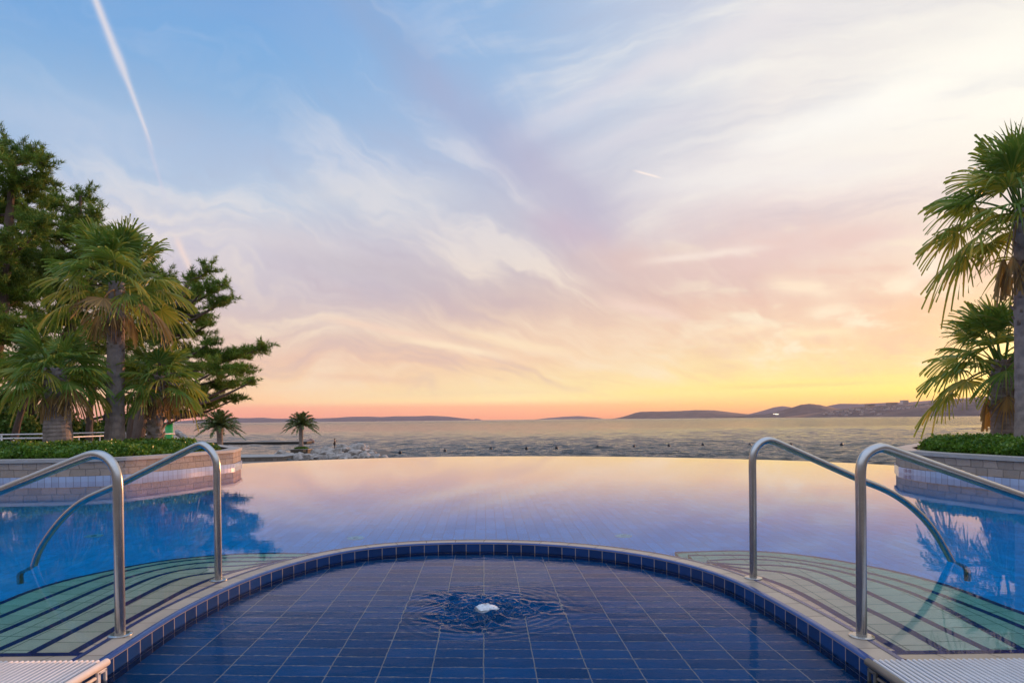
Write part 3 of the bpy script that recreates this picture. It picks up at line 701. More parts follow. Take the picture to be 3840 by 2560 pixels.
# near boundary meets the kerb: cut the hole out of the outline itself
hl = hole[0]; hr_ = hole[-1]
outline = [(-14.5, NYL)] + [(hl[0], NYL)] + hole + [(hr_[0], NYR)] + [(14.0, NYR)] + [(14.0, float(inf[-1][1]))] + [tuple(p) for p in inf[::-1]] + [(-14.5, float(inf[0][1]))]
grid = [(x + .1, y + .1) for x in np.arange(-14, 13.5, .8) for y in np.arange(3.4, 19, .8)]
v, f = fill(outline, (), [])
wb = MB(); n = len(v)
wb.add([(a, b, Z_MAIN) for a, b in v], f); wb.add([(a, b, -1.75) for a, b in v], [t[::-1] for t in f])
ol = outline; ar = sum(ol[i][0] * ol[(i + 1) % len(ol)][1] - ol[(i + 1) % len(ol)][0] * ol[i][1] for i in range(len(ol)))
if ar < 0: ol = ol[::-1]
for i in range(len(ol)):
    a, b = ol[i], ol[(i + 1) % len(ol)]
    wb.add([(*a, -1.75), (*b, -1.75), (*b, Z_MAIN), (*a, Z_MAIN)], [(0, 1, 2, 3)])
wo = wb.build('water', M['water'], kind='structure', label='calm mirror-like water of the big infinity pool')
import bmesh
bm = bmesh.new(); bm.from_mesh(wo.data); bmesh.ops.remove_doubles(bm, verts=bm.verts, dist=1e-4); bmesh.ops.recalc_face_normals(bm, faces=bm.faces); bm.to_mesh(wo.data); bm.free()
k = MB(); k.add([(-15, 2.5, -1.3), (15, 2.5, -1.3), (15, 21, -1.3), (-15, 21, -1.3)], [(0, 1, 2, 3)])
k.build('pool_floor', M['pool'], kind='structure', label='blue tiled floor of the big pool')
k = MB(); sweep(k, inf, [(-.10, -1.4), (-.10, -.055), (-.004, -.036), (.004, -.037), (.05, -.09), (.05, -4.0)])
k.build('infinity_edge', M['band'], label='curved overflow edge of the infinity pool in front of the sea', cat='pool edge')

# underwater steps, traced nosing by nosing
def zx(L, ox, oy, s): return [(ox + a / s, oy + b / s) for a, b in L]
ST = {
 'left': [zx(l, 0, 1800, 2.063) for l in (
   [(490, 1352), (700, 1235), (885, 1125), (1200, 955), (1450, 820), (1640, 748), (1880, 678), (2100, 632)],
   [(180, 1345), (500, 1180), (885, 985), (1150, 850), (1300, 775), (1400, 738), (1520, 716), (1650, 708), (1800, 700), (2000, 668), (2200, 622)],
   [(-20, 1296), (250, 1180), (500, 1062), (885, 868), (1050, 790), (1200, 730), (1350, 692), (1500, 672), (1700, 660), (1900, 655), (2150, 622), (2300, 598)],
   [(-20, 1168), (250, 1055), (500, 940), (885, 775), (1050, 725), (1250, 675), (1450, 640), (1700, 622), (1950, 622), (2200, 615), (2350, 590)],
   [(-20, 1050), (200, 960), (500, 840), (700, 765), (885, 712), (1100, 665), (1350, 622), (1600, 600), (1850, 590), (2100, 592), (2350, 588), (2450, 578)],
   [(-20, 948), (200, 855), (500, 765), (700, 722), (885, 685), (1100, 640), (1350, 605), (1600, 580), (1850, 564), (2100, 558), (2350, 562), (2560, 560)])],
 'right': [zx(l, 2700, 1800, 2.063) for l in (
   [(1490, 1345), (1300, 1240), (1130, 1140), (900, 1010), (700, 895), (500, 800), (330, 745), (150, 690), (0, 650)],
   [(1830, 1345), (1650, 1245), (1450, 1130), (1130, 975), (1050, 940), (850, 830), (650, 738), (520, 700), (400, 686), (250, 690), (100, 668), (-60, 630)],
   [(2180, 1345), (1950, 1235), (1700, 1118), (1500, 1020), (1130, 845), (950, 760), (800, 705), (650, 668), (500, 652), (330, 645), (100, 650), (-100, 625)],
   [(2400, 1320), (2200, 1215), (1950, 1080), (1700, 950), (1500, 862), (1130, 745), (950, 700), (750, 655), (550, 622), (330, 605), (100, 602), (-100, 615)],
   [(2400, 1145), (2150, 1040), (1870, 935), (1650, 850), (1400, 770), (1130, 702), (900, 655), (650, 615), (400, 585), (150, 572), (-100, 572), (-250, 575)],
   [(2400, 1035), (2150, 950), (1900, 850), (1700, 785), (1450, 720), (1130, 652), (900, 612), (650, 575), (400, 550), (150, 538), (-100, 545), (-350, 552)])],
}
ZS = [-.055, -.20, -.34, -.48, -.62, -.76]
cx_in = float(np.mean([p[0] for p in EP]));
for side, lab in (('left', 'fan of submerged beige steps with navy nosings, teal through the water, below the left handrails'), ('right', 'fan of submerged beige steps with navy nosings under bright reflections below the right handrails')):
    e = empty('pool_steps', ((-3.2 if side == 'left' else 3.0), 4.0, -.76), label=lab, cat='steps')
    for i, L in enumerate(ST[side]):
        zt = ZS[i]; P = [at_under(x, y, zt, Z_MAIN)[:2] for x, y in L]
        # carry the nosing on beyond the picture, down to the near wall
        d0 = P[0] - P[1]; d0 /= np.linalg.norm(d0)
        ext = []
        ny = (NYL if side == 'left' else NYR) + .19
        if P[0][1] > ny + .03:
            if abs(d0[1]) < .25: d0 = np.array([d0[0], -.35])
            kk = (P[0][1] - ny) / max(.25, -d0[1]); kk = min(kk, 6.)
            ext = [P[0] + d0 * kk, P[0] + d0 * kk * .5]
            ext[0][1] = ny
        P = smooth_line(resample(spline(ext + P, 8), .06), 12)
        sgn = -1 if side == 'left' else 1        # towards the kerb
        # body: nosing line closed through the kerb and the near wall
        cl = [(P[-1][0], P[-1][1])] ; xin = (e0[0] - .22) if side == 'left' else (e1[0] + .22)
        # the closing line runs inside the kerb body
        kb = offset(EP, .20); kb = [p for p in kb if p[1] > ny and ((p[0] < P[-1][0] + .02) if side == 'left' else (p[0] > P[-1][0] - .02))]
        if side == 'left': kb = kb[::-1]
        loop = [tuple(p) for p in P] + [tuple(p) for p in kb] + [(xin, ny)]
        m_ = MB(); prism(m_, loop, -1.31 , zt, sides=False)
        s_ = arc(P)
        rb = MB(); bot = (ZS[i + 1] if i < 5 else -1.31) - .05
        vs = [(p[0], p[1], zt) for p in P] + [(p[0], p[1], bot) for p in P]; nn = len(P)
        m_.add(vs, [(a, a + 1, nn + a + 1, nn + a) for a in range(nn - 1)])
        st = m_.build('step', M['step'], e)
        nz = MB(); inn = offset(P, .052 * (1 if side == 'left' else -1) * -1)
        # the nosing strip lies on the tread, just inside its edge
        vs = [(p[0], p[1], zt + .003) for p in offset(P, (-.003) * (-1 if side == 'left' else 1) * -1)] + [(p[0], p[1], zt + .003) for p in inn] + [(p[0], p[1], zt - .03) for p in offset(P, .003 * (1 if side == 'left' else -1))]
        nz.add(vs, [(a, a + 1, nn + a + 1, nn + a) for a in range(nn - 1)] + [(a, a + 1, 2 * nn + a + 1, 2 * nn + a) for a in range(nn - 1)])
        nz.build('nosing', M['navy'], st)
# near wall of the steps: navy line and beige strip in front of the gratings
for sgn, xa, xb, yy, lab in ((-1, -14.5, e0[0] - .20, GY0 + .02, 'beige and navy tiled ledge between the left steps and the left grating'), (1, e1[0] + .20, 14., GY1 + .02, 'beige and navy tiled ledge between the right steps and the right grating')):
    e = empty('pool_ledge', ((xa + xb) / 2, yy, 0), label=lab, cat='pool edge')
    k = MB(); k.add([(xa, yy - .02, -.006), (xb, yy - .02, -.006), (xb, yy + .16, -.031), (xa, yy + .16, -.031)], [(0, 1, 2, 3)], [((xa, 0), (xb, 0), (xb, .1), (xa, .1))]); k.build('coping', M['coping'], e)
    k = MB(); k.box(((xa + xb) / 2, yy + .186, -.285), (xb - xa, .051, .50)); k.build('stripe', M['navy'], e)
# drains on the pool floor
for (px, py), lab in (((352, 2008), 'pale round drain on the floor of the left part of the big pool'), ((1334, 2016), 'pale round drain left of the middle beyond the kerb'), ((2338, 2008), 'pale round drain right of the middle beyond the kerb')):
    c_ = at_under(px, py, -1.29, Z_MAIN); e = empty('pool_drain', tuple(c_), label=lab, cat='drain')
    k = MB(); k.tube([(c_[0], c_[1], -1.30), (c_[0], c_[1], -1.285)], .10, 28); k.build('cover', M['white_pl'], e)
    k = MB(); k.tube([(c_[0], c_[1], -1.30), (c_[0], c_[1], -1.280)], .03, 16); k.build('screw', M['steel'], e)

# ------------------------------------------------------------------ gratings at the near corners
def grating(x0, x1, yb, label, edge_mat, inner_sign):
    e = empty('overflow_grating', ((x0 + x1) / 2, yb - .6, 0), label=label, cat='grating')
    k = MB(); x = x0 + .032 * (-inner_sign) if False else x0
    xs = np.arange(min(x0, x1) + .03, max(x0, x1) - .03, .0245)
    for xx in xs: k.tube([(xx, yb - 1.5, .004), (xx, yb - .0, .004)], .0072, 6)
    k.build('slats', M['white_pl'], e, smooth=True)
    k = MB()
    for yy in (yb - .18, yb - .55, yb - .95, yb - 1.3): k.tube([(min(x0, x1), yy, -.008), (max(x0, x1), yy, -.008)], .006, 6)
    k.build('cross_rod', M['white_pl'], e)
    k = MB(); xe = x0 - inner_sign * .0
    k.tube([(xe, yb - 1.5, .0), (xe, yb + .0, .0)], .017, 14); k.build('edge_bar', edge_mat, e, smooth=True)
    # end panel that turns down toward the shallow pool
    k = MB()
    for zz in (-.04, -.065, -.09, -.115): k.tube([(xe + inner_sign * .004, yb - 1.5, zz), (xe + inner_sign * .004, yb - .09, zz)], .0075, 6)
    k.build('side_slats', edge_mat, e, smooth=True)
    k = MB(); k.box((xe + inner_sign * .004, yb - .07, -.09), (.012, .02, .14)); k.box((xe + inner_sign * .004, yb - .02, -.09), (.012, .012, .14)); k.box((xe + inner_sign * .004, yb - .045, -.026), (.012, .06, .014))
    k.build('bracket', edge_mat, e, bevel=.002)
grating(float(e0[0]) + .012, -5.2, GY0 + .012, 'white slatted overflow grating in the near left corner with a pale rounded edge', M['pale_edge'], 1)
grating(float(e1[0]) - .012, 5.2, GY1 + .012, 'white slatted overflow grating in the near right corner with a dark edge', M['dark_edge'], -1)
k = MB()
k.box((-4.2, 1.9, -.10), (4.6, 2.16, .10)); k.box((4.0, 1.85, -.10), (4.5, 2.1, .10)); k.build('channel', plain('overflow channel', (.16, .15, .14), .6), kind='structure', label='gutter under the gratings')

# ------------------------------------------------------------------ handrails
def handrail(pts, ext, label, hdir=None):
    b = at_z(*pts[0], 0.0)
    P3 = [at_plane(x, y, b, hdir) for x, y in pts[1:]]
    ztop = P3[0][2]
    path = [np.array([b[0], b[1], -.02]), np.array([b[0], b[1], .3])] + [np.array([b[0], b[1], min(.62, ztop - .03)])] + P3[0:]
    path[3][0] = b[0]; path[3][1] = b[1]
    path += ext(P3)
    path = resample(spline(path, 10), .025); path = smooth_line(path, 6)
    e = empty('handrail', (b[0], b[1], 0), label=label, cat='handrail')
    k = MB(); k.tube(path, .0245, 18); k.build('tube', M['steel'], e, smooth=True)
    k = MB(); k.tube([(b[0], b[1], -.004), (b[0], b[1], .004), (b[0], b[1], .008)], [.058, .058, .045], 28); k.build('base_flange', M['steel'], e, smooth=False, bevel=.001)
    return path
hB0 = at_z(819, 2173, 0.)[:2]; hB1 = at_z(128.5, 2120, Z_MAIN)[:2]; dB = (hB1 - hB0) / np.linalg.norm(hB1 - hB0)
hC0 = at_z(2825, 2166, 0.)[:2]; hC1 = at_z(3568, 2103, Z_MAIN)[:2]; dC = (hC1 - hC0) / np.linalg.norm(hC1 - hC0)
def foot(P):
    a = P[-1]; d = a - P[-2]; d /= np.linalg.norm(d); h = np.array([d[0], d[1], 0]); h /= np.linalg.norm(h)
    return [a + d * .10, a + d * .16 + np.array([0, 0, -.03]), a + h * .16 + np.array([0, 0, -.36]), a + h * .165 + np.array([0, 0, -.72])]
def fin(P, dirv):
    a = P[-1]; d = a - P[-2]; d /= np.linalg.norm(d); h = np.array([d[0], d[1], 0]); h /= np.linalg.norm(h)
    L = [a + d * .35]; c_ = L[-1]; 
    for i in range(1, 7): L.append(c_ + h * (.13 * i - .006 * i * i) + np.array([0, 0, -.055 * i - .022 * i * i]))
    L.append(L[-1] + np.array([0, 0, -.4]) + h * .05); return L
handrail([(819, 2173), (804, 1722), (793, 1692), (776, 1673), (757, 1665), (737, 1671), (500, 1789), (456, 1812), (400, 1836), (339, 1863), (291, 1892), (233, 1945), (179, 2013), (145, 2071), (128.5, 2120)], foot, 'steel handrail left of the shallow pool, its post standing farther along the kerb', dB)
handrail([(451, 2379), (440, 1790), (434, 1756), (418, 1728), (395, 1709), (362, 1701), (320, 1712), (0, 1840)], lambda P: fin(P, dB), 'nearest steel handrail on the left, running out of the picture', dB)
handrail([(2825, 2166), (2826, 1705), (2835, 1672), (2857, 1653), (2885, 1648), (2915, 1659), (3208, 1790), (3253, 1808), (3330, 1840), (3403, 1887), (3466, 1945), (3514, 2008), (3548, 2067), (3568, 2103)], foot, 'steel handrail right of the shallow pool, its post standing farther along the kerb', dC)
handrail([(3231, 2384), (3233, 1730), (3247, 1699), (3275, 1682), (3310, 1678), (3350, 1690), (3840, 1864)], lambda P: fin(P, dC), 'nearest steel handrail on the right, running out of the picture', dC)

# ------------------------------------------------------------------ planters
def planter(front, back, label, label_h, hedge_in, hed_top, seed, skip_end, side):
    fr = smooth_line(resample(spline([np.array(p, float) for p in front], 8), .12), 10)
    loop = [tuple(p) for p in fr] + [tuple(p) for p in back]
    ar = sum(loop[i][0] * loop[(i + 1) % len(loop)][1] - loop[(i + 1) % len(loop)][0] * loop[i][1] for i in range(len(loop)))
    L = np.array(loop if ar > 0 else loop[::-1])       # counter-clockwise: inside is to the left
    e = empty('planter', (float(fr[len(fr) // 2][0]), float(fr[len(fr) // 2][1]), 0), label=label, cat='planter')
    Lc = np.vstack([L, L[:1]])
    def ins(d):
        # inward offset of the closed loop
        Q = np.vstack([L[-1:], L, L[:1]]); T = Q[2:] - Q[:-2]; T /= np.linalg.norm(T, axis=1)[:, None]
        return L + np.stack([-T[:, 1], T[:, 0]], 1) * d
    def wall(mb, lp, z0, z1):
        n = len(lp); s = 0
        for i in range(n):
            a, b = lp[i], lp[(i + 1) % n]; l = math.dist(a, b)
            mb.add([(*a, z0), (*b, z0), (*b, z1), (*a, z1)], [(0, 1, 2, 3)], [((s, z0), (s + l, z0), (s + l, z1), (s, z1))]); s += l
    def ring(mb, a, b, z, z2=None):
        n = len(a)
        for i in range(n):
            j = (i + 1) % n
            mb.add([(*a[i], z), (*a[j], z), (*b[j], z if z2 is None else z2), (*b[i], z if z2 is None else z2)], [(0, 1, 2, 3)])
    k = MB(); wall(k, ins(.012), .07, .345); k.build('stone_wall', M['stone'], e)
    k = MB(); wall(k, ins(-.02), -1.4, .073); ring(k, ins(-.02), ins(.015), .073); k.build('tile_band', M['band'], e)
    k = MB(); wall(k, ins(-.025), .345, .41); ring(k, ins(-.025), ins(.30), .41); ring(k, ins(.02), ins(-.025), .345); k.build('coping', M['cap'], e)
    k = MB(); v, f = fill([tuple(p) for p in ins(.29)]); k.add([(a, b, .36) for a, b in v], f); k.build('soil', M['soil'], e)
    # hedge: leaf clusters over the bed, low and dense
    rr = np.random.default_rng(seed)
    base = np.array(offset(fr, hedge_in)); lens = arc(base)
    N = hed_top[1]; s = rr.random(N) * lens[-1]; bx = np.interp(s, lens, base[:, 0]); by = np.interp(s, lens, base[:, 1])
    T = np.gradient(base, axis=0); T /= np.linalg.norm(T, axis=1)[:, None]; sg = np.sign(hedge_in)
    nx = np.interp(s, lens, -T[:, 1]) * sg; ny = np.interp(s, lens, T[:, 0]) * sg
    dep = rr.random(N) ** 1.6 * hed_top[2]
    bumpy = .045 * np.sin(bx * 5.1 + by * 3) + .035 * np.sin(bx * 11 + 1) + .03 * np.sin(by * 9 + bx * 4)
    top = hed_top[0] + bumpy
    if skip_end is not None:     # rounded end
        dist = np.hypot(bx + nx * dep - skip_end[0], by + ny * dep - skip_end[1]); top = .40 + (top - .40) * np.clip(dist / .28, .0, 1) ** .5
    edge = np.clip(dep / .22, 0, 1) ** .5
    zt = .37 + (top - .37) * (.35 + .65 * edge)
    onface = rr.random(N) < .5
    z = np.where(onface & (dep < .35), .37 + (zt - .37) * rr.random(N), zt - rr.random(N) ** 2 * .05 + rr.random(N) ** 8 * .06)
    P = np.stack([bx + nx * dep, by + ny * dep, z], 1) + rr.normal(0, .012, (N, 3))
    leafs(P, .05, M['hedge'], 'hedge', rr, label=label_h, cat='hedge')
    return e
def leafs(P, size, mat, name, rr, up=.35, parent=None, asp=.45, **kw):
    N = len(P); d = rr.normal(0, 1, (N, 3)); d[:, 2] = np.abs(d[:, 2]) * .7 + up; d /= np.linalg.norm(d, axis=1)[:, None]
    t = rr.normal(0, 1, (N, 3)); t -= d * (t * d).sum(1)[:, None]; t /= np.linalg.norm(t, axis=1)[:, None]
    L = size * (.6 + .8 * rr.random(N))[:, None]; W = L * asp
    V = np.stack([P, P + d * L * .5 + t * W, P + d * L, P + d * L * .5 - t * W], 1).reshape(-1, 3)
    F = np.arange(N * 4).reshape(N, 4)
    return np_mesh(name, V, F, mat, parent, **kw)

wl = lambda x, y: at_z(x, y, Z_MAIN)[:2]
LF = [(-15.5, 11.2), (-12.5, 12.0), wl(0, 1811), wl(200, 1808), wl(350, 1803.5), wl(446, 1800), wl(564, 1788), wl(670, 1777.5), wl(766, 1766), wl(830, 1759), wl(876, 1753.5)]
LFn = [np.array(p) for p in LF]; endL = LFn[-1]
planter(LF, [tuple(endL + np.array([-.35, 1.3])), tuple(endL + np.array([-2.2, 4.0])), (-16, 21)], 'long curved stone planter with a pale cap on the left side of the pool', 'low leafy green hedge filling the left planter under the palms', .36, (.57, 60000, 2.2), 3, endL + np.array([-.40, .35]), 'left')
RF = [(10.5, 7.6), (9.2, 8.6), wl(3829, 1821), wl(3680, 1806), wl(3531, 1792), wl(3446, 1782), wl(3374, 1769)]
RFn = [np.array(p) for p in RF]; endR = RFn[-1]
planter(RF, [tuple(endR + np.array([.5, 1.0])), (10.5, 16.5), (15.5, 17)], 'curved stone planter with a grey cap on the right side of the pool', 'low leafy green hedge filling the right planter under the palms', -.36, (.60, 42000, 2.0), 4, endR + np.array([.42, .12]), 'right')
# depth marking on the right planter's tiles
fc = bpy.data.curves.new('depth_mark', 'FONT'); fc.body = '120-135'; fc.size = .085; fc.extrude = .001
fo = bpy.data.objects.new('depth_mark', fc); C.objects.link(fo)
a0 = wl(3395, 1774); a1 = wl(3446, 1782); dd = a1 - a0; an = math.atan2(dd[1], dd[0]); nrm = np.array([dd[1], -dd[0]]) / np.linalg.norm(dd)
fo.matrix_world = Matrix.Translation((a0[0] - nrm[0] * .0 + nrm[0] * .035, a0[1] + nrm[1] * .035, .0)) @ Matrix.Rotation(an, 4, 'Z') @ Matrix.Rotation(R(90), 4, 'X')
dg = bpy.context.evaluated_depsgraph_get(); me = bpy.data.meshes.new_from_object(fo.evaluated_get(dg)); mwt = fo.matrix_world.copy()
bpy.data.objects.remove(fo); me.transform(mwt); me.materials.clear()
dm = link('depth_mark', me, plain('red brown marking', (.22, .05, .07), .5), [o for o in bpy.data.objects if o.name.startswith('planter')][-1])

# ------------------------------------------------------------------ palms
def fan_frond(base, az, el, Lp, Rb, rr, mat, parent, droop=.5, nl=30, stiff=1.):
    mb = MB(); d = np.array([math.cos(az) * math.cos(el), math.sin(az) * math.cos(el), math.sin(el)])
    P = [np.array(base)]
    for i in range(1, 6):
        t = i / 5; P.append(np.array(base) + d * Lp * t + np.array([0, 0, -.22 * Lp * t * t * (1.2 if el < .9 else .3)]))
    T = P[-1] - P[-2]; T /= np.linalg.norm(T)
    mb.tube(P, [.022, .018, .015, .013, .012, .010], 5)
    H = P[-1]; S = np.cross(T, [0, 0, 1])
    if np.linalg.norm(S) < .15: S = np.array([math.sin(az), -math.cos(az), 0.])
    S /= np.linalg.norm(S); N_ = np.cross(S, T)
    tw = rr.uniform(-.5, .5); S, N_ = S * math.cos(tw) + N_ * math.sin(tw), N_ * math.cos(tw) - S * math.sin(tw)
    span = R(rr.uniform(95, 118) if nl > 20 else rr.uniform(38, 60)); dth = 2 * span / nl
    rs = [.03, .20, .36, .48, .60, .74, .87, 1.]
    for i in range(nl):
        th = -span + (i + .5) * dth; Lf = Rb * (1 - .28 * (abs(th) / span) ** 2) * rr.uniform(.9, 1.08)
        if rr.random() < .05: continue
        dr = droop * rr.uniform(.6, 1.45) * (1.9 if rr.random() < .12 else 1.); Lf *= (.62 if rr.random() < .06 else 1.); vs = []
        sgn = 1 if i % 2 else -1
        for j, r in enumerate(rs):
            r_abs = r * Lf
            for e_, side in ((-1, -1), (1, 1)):
                if r <= .50: hw = dth * .5 * e_
                else: hw = dth * .5 * e_ * max(.02, (1 - (r - .48) / .52) ** .8) * .72 * .50 / r
                a = th + hw
                dirv = math.cos(a) * T + math.sin(a) * S
                p = H + dirv * r_abs + N_ * (.16 * abs(math.sin(a)) * r_abs * -1 + sgn * e_ * .02 * r)
                p = p + np.array([0, 0, -dr * Lf * max(0, r - .30) ** 2.0 * 1.0 - dr * Lf * .5 * max(0, r - .6) ** 1.5])
                vs.append(p)
        mb.add(vs, [(2 * j, 2 * j + 1, 2 * j + 3, 2 * j + 2) for j in range(len(rs) - 1)])
    return mb.build('frond', mat, parent)
def fan_palm(base, crown, rb, rt, nf, Rb, Lp, label, seed, boots=(.55, 1.), skirt=8, lean=0., els=(-62, 78), dry_low=True, nl=30, bootw=1.):
    rr = random.Random(seed); base = np.array(base); crown = np.array(crown)
    e = empty('palm_tree', tuple(base), label=label, cat='palm tree')
    n = 46; pts = []; rad = []
    for i in range(n + 1):
        t = i / n; p = base + (crown - base) * t + np.array([math.sin(t * 2.2) * lean, 0, 0])
        r = rb * (1.22 - .22 * min(1, t * 6)) if t < .17 else rb + (rt - rb) * (t - .17) / .83
        r *= 1 + (.022 if i % 2 else -.012)
        pts.append(p); rad.append(r)
    m_ = MB(); m_.tube(pts, rad, 22, jit=.03); m_.build('trunk', M['bark_palm'], e, smooth=False)
    # stubs of old leaves, criss-cross up the trunk
    m_ = MB(); H = np.linalg.norm(crown - base); nb = int(95 * (boots[1] - boots[0]) * H / 2.0)
    for i in range(nb):
        t = boots[0] + (boots[1] - boots[0]) * i / nb; idx = int(t * n); r = rad[min(idx, n)]; a = i * 2.399 + rr.uniform(-.15, .15)
        c_ = np.array(pts[min(idx, n)]) + np.array([math.cos(a), math.sin(a), 0]) * r * .92
        o = np.array([math.cos(a), math.sin(a), 0]); s = np.array([-math.sin(a), math.cos(a), 0]); upv = np.array([0, 0, 1.])
        L = rr.uniform(.07, .15) * bootw; ww = rr.uniform(.028, .05) * bootw; out = rr.uniform(.25, .75); sk = rr.uniform(-.5, .5)
        tip = c_ + (upv * .8 + o * out + s * sk) * L; th_ = o * .014
        m_.add([c_ - s * ww, c_ + s * ww, tip + s * ww * .45, tip - s * ww * .45, c_ - s * ww - th_ * 2, c_ + s * ww - th_ * 2, tip + s * ww * .4 - th_, tip - s * ww * .4 - th_],
               [(0, 1, 2, 3), (7, 6, 5, 4), (3, 2, 6, 7), (0, 3, 7, 4), (1, 5, 6, 2)])
    m_.build('leaf_bases', M['boots'], e)
    for i in range(nf):
        t = (i + .5) / nf; el = R(els[0] + (els[1] - els[0]) * (t ** .75)) + R(rr.uniform(-6, 6)); az = i * 2.399 + rr.uniform(-.3, .3)
        mat = M['frond_dry'] if (t < .07 and dry_low) else (M['frond2'] if t < .42 and rr.random() < .75 else M['frond'])
        b0 = crown + np.array([math.cos(az) * rt * .7, math.sin(az) * rt * .7, (t - .8) * .28])
        fan_frond(b0, az, el, Lp * rr.uniform(.8, 1.15) * (.75 if el < -.3 else 1), Rb * rr.uniform(.88, 1.1), rr, mat, e, droop=.62 - .42 * t, nl=nl)
    for i in range(skirt):
        az = i * 6.2832 / skirt + rr.uniform(-.4, .4)
        fan_frond(crown + np.array([math.cos(az) * rt, math.sin(az) * rt, -.25]), az, R(rr.uniform(-84, -66)), Lp * .5, Rb * .8, rr, M['frond_dry'], e, droop=.35, nl=16)
    return e
def P_(x, y, Y): return at_y(x * 1.6327, y * 1.6327, Y)
b = P_(263, 1015, 15.6); c = P_(268, 648, 15.6); b[2] = .36
fan_palm(b, c, .205, .17, 36, .76, .84, 'tall fan palm with a ringed grey trunk and criss-cross leaf stubs in the left planter', 21, (.60, .97), 5, els=(-24, 84))
b = P_(135, 1010, 14.6); c = P_(126, 845, 14.6); b[2] = .36
fan_palm(b, c, .29, .20, 30, .62, .50, 'short stout fan palm at the left of the left planter', 5, (.55, 1.), 5, els=(-34, 76))
b = P_(352, 1010, 16.2); c = P_(366, 862, 16.2); b[2] = .36
fan_palm(b, c, .18, .16, 30, .58, .44, 'short fan palm with a shaggy trunk right of the tall palm in the left planter', 9, (.05, 1.), 5, els=(-34, 78), bootw=1.6)
b = at_y(3757, 1640, 13.6); c = at_y(3762, 1350, 13.6); b[2] = .36
fan_palm(b, c, .20, .21, 34, .74, .80, 'short stout fan palm with jagged leaf stubs in the right planter', 14, (.38, 1.), 3, els=(-24, 80), bootw=1.5, dry_low=False)
b = at_y(3856, 1660, 11.9); c = at_y(3842, 785, 11.9); b[2] = .36
fan_palm(b, c, .19, .17, 38, .82, .94, 'tall fan palm cut by the right edge of the picture in the right planter', 33, (.52, .98), 6, els=(-30, 84), dry_low=False)

def date_palm(base, crown, rb, label, seed, L=2.6, nf=48):
    rr = random.Random(seed); base = np.array(base); crown = np.array(crown); e = empty('date_palm', tuple(base), label=label, cat='palm tree')
    n = 24; pts = [base + (crown - base) * i / n for i in range(n + 1)]
    rad = [rb * (1.25 - .5 * min(1, i / 5) if i < 5 else .78 + .5 * max(0, (i / n - .78)) * 3) * (1.04 if i % 2 else .97) for i in range(n + 1)]
    m_ = MB(); m_.tube(pts, rad, 14, jit=.06); m_.build('trunk', M['bark_palm'], e)
    for i in range(nf):
        t = (i + .5) / nf; el = R(-8 + 90 * t ** 1.1); az = i * 2.399; m_ = MB()
        d = np.array([math.cos(az) * math.cos(el), math.sin(az) * math.cos(el), math.sin(el)]); Lf = L * rr.uniform(.88, 1.08) * (1 + .12 * t)
        side = np.cross(d, [0, 0, 1]); side = side / (np.linalg.norm(side) + 1e-6)
        R_ = []
        for j in range(13):
            s = j / 12; R_.append(crown + d * Lf * s + np.array([0, 0, -.44 * Lf * s ** 2.0 * (1 - .1 * t)]) )
        m_.tube(R_, [.055 - .0036 * j for j in range(13)], 4)
        for j in range(2, 40):
            s = j / 40; p = np.array([np.interp(s, np.linspace(0, 1, 13), [q[k] for q in R_]) for k in range(3)])
            tl = .36 * math.sin(math.pi * min(1, .12 + s * .86)) ** .7 * L / 2.6
            tdir = R_[min(12, int(s * 12) + 1)] - R_[int(s * 12)]; tdir = tdir / np.linalg.norm(tdir)
            for sd in (-1, 1):
                q = p + (side * sd * .62 + tdir * .72 + np.array([0, 0, rr.choice((.55, .38, .10, -.30))])) * tl
                m_.add([p - tdir * .05, p + tdir * .07, q + tdir * .03, q - tdir * .02], [(0, 1, 2, 3)])
        m_.build('frond', M['date'], e)
    return e
b = P_(507, 1060, 75); c = P_(504, 978, 75); date_palm(b, c, .42, 'dark feathery date palm rising just behind the right end of the left planter', 2, 2.8)
b = at_y(1129, 1682, 97); c = at_y(1129, 1592, 97); date_palm(b, c, .40, 'feathery date palm standing alone in a stone box on the breakwater', 6, 2.9)

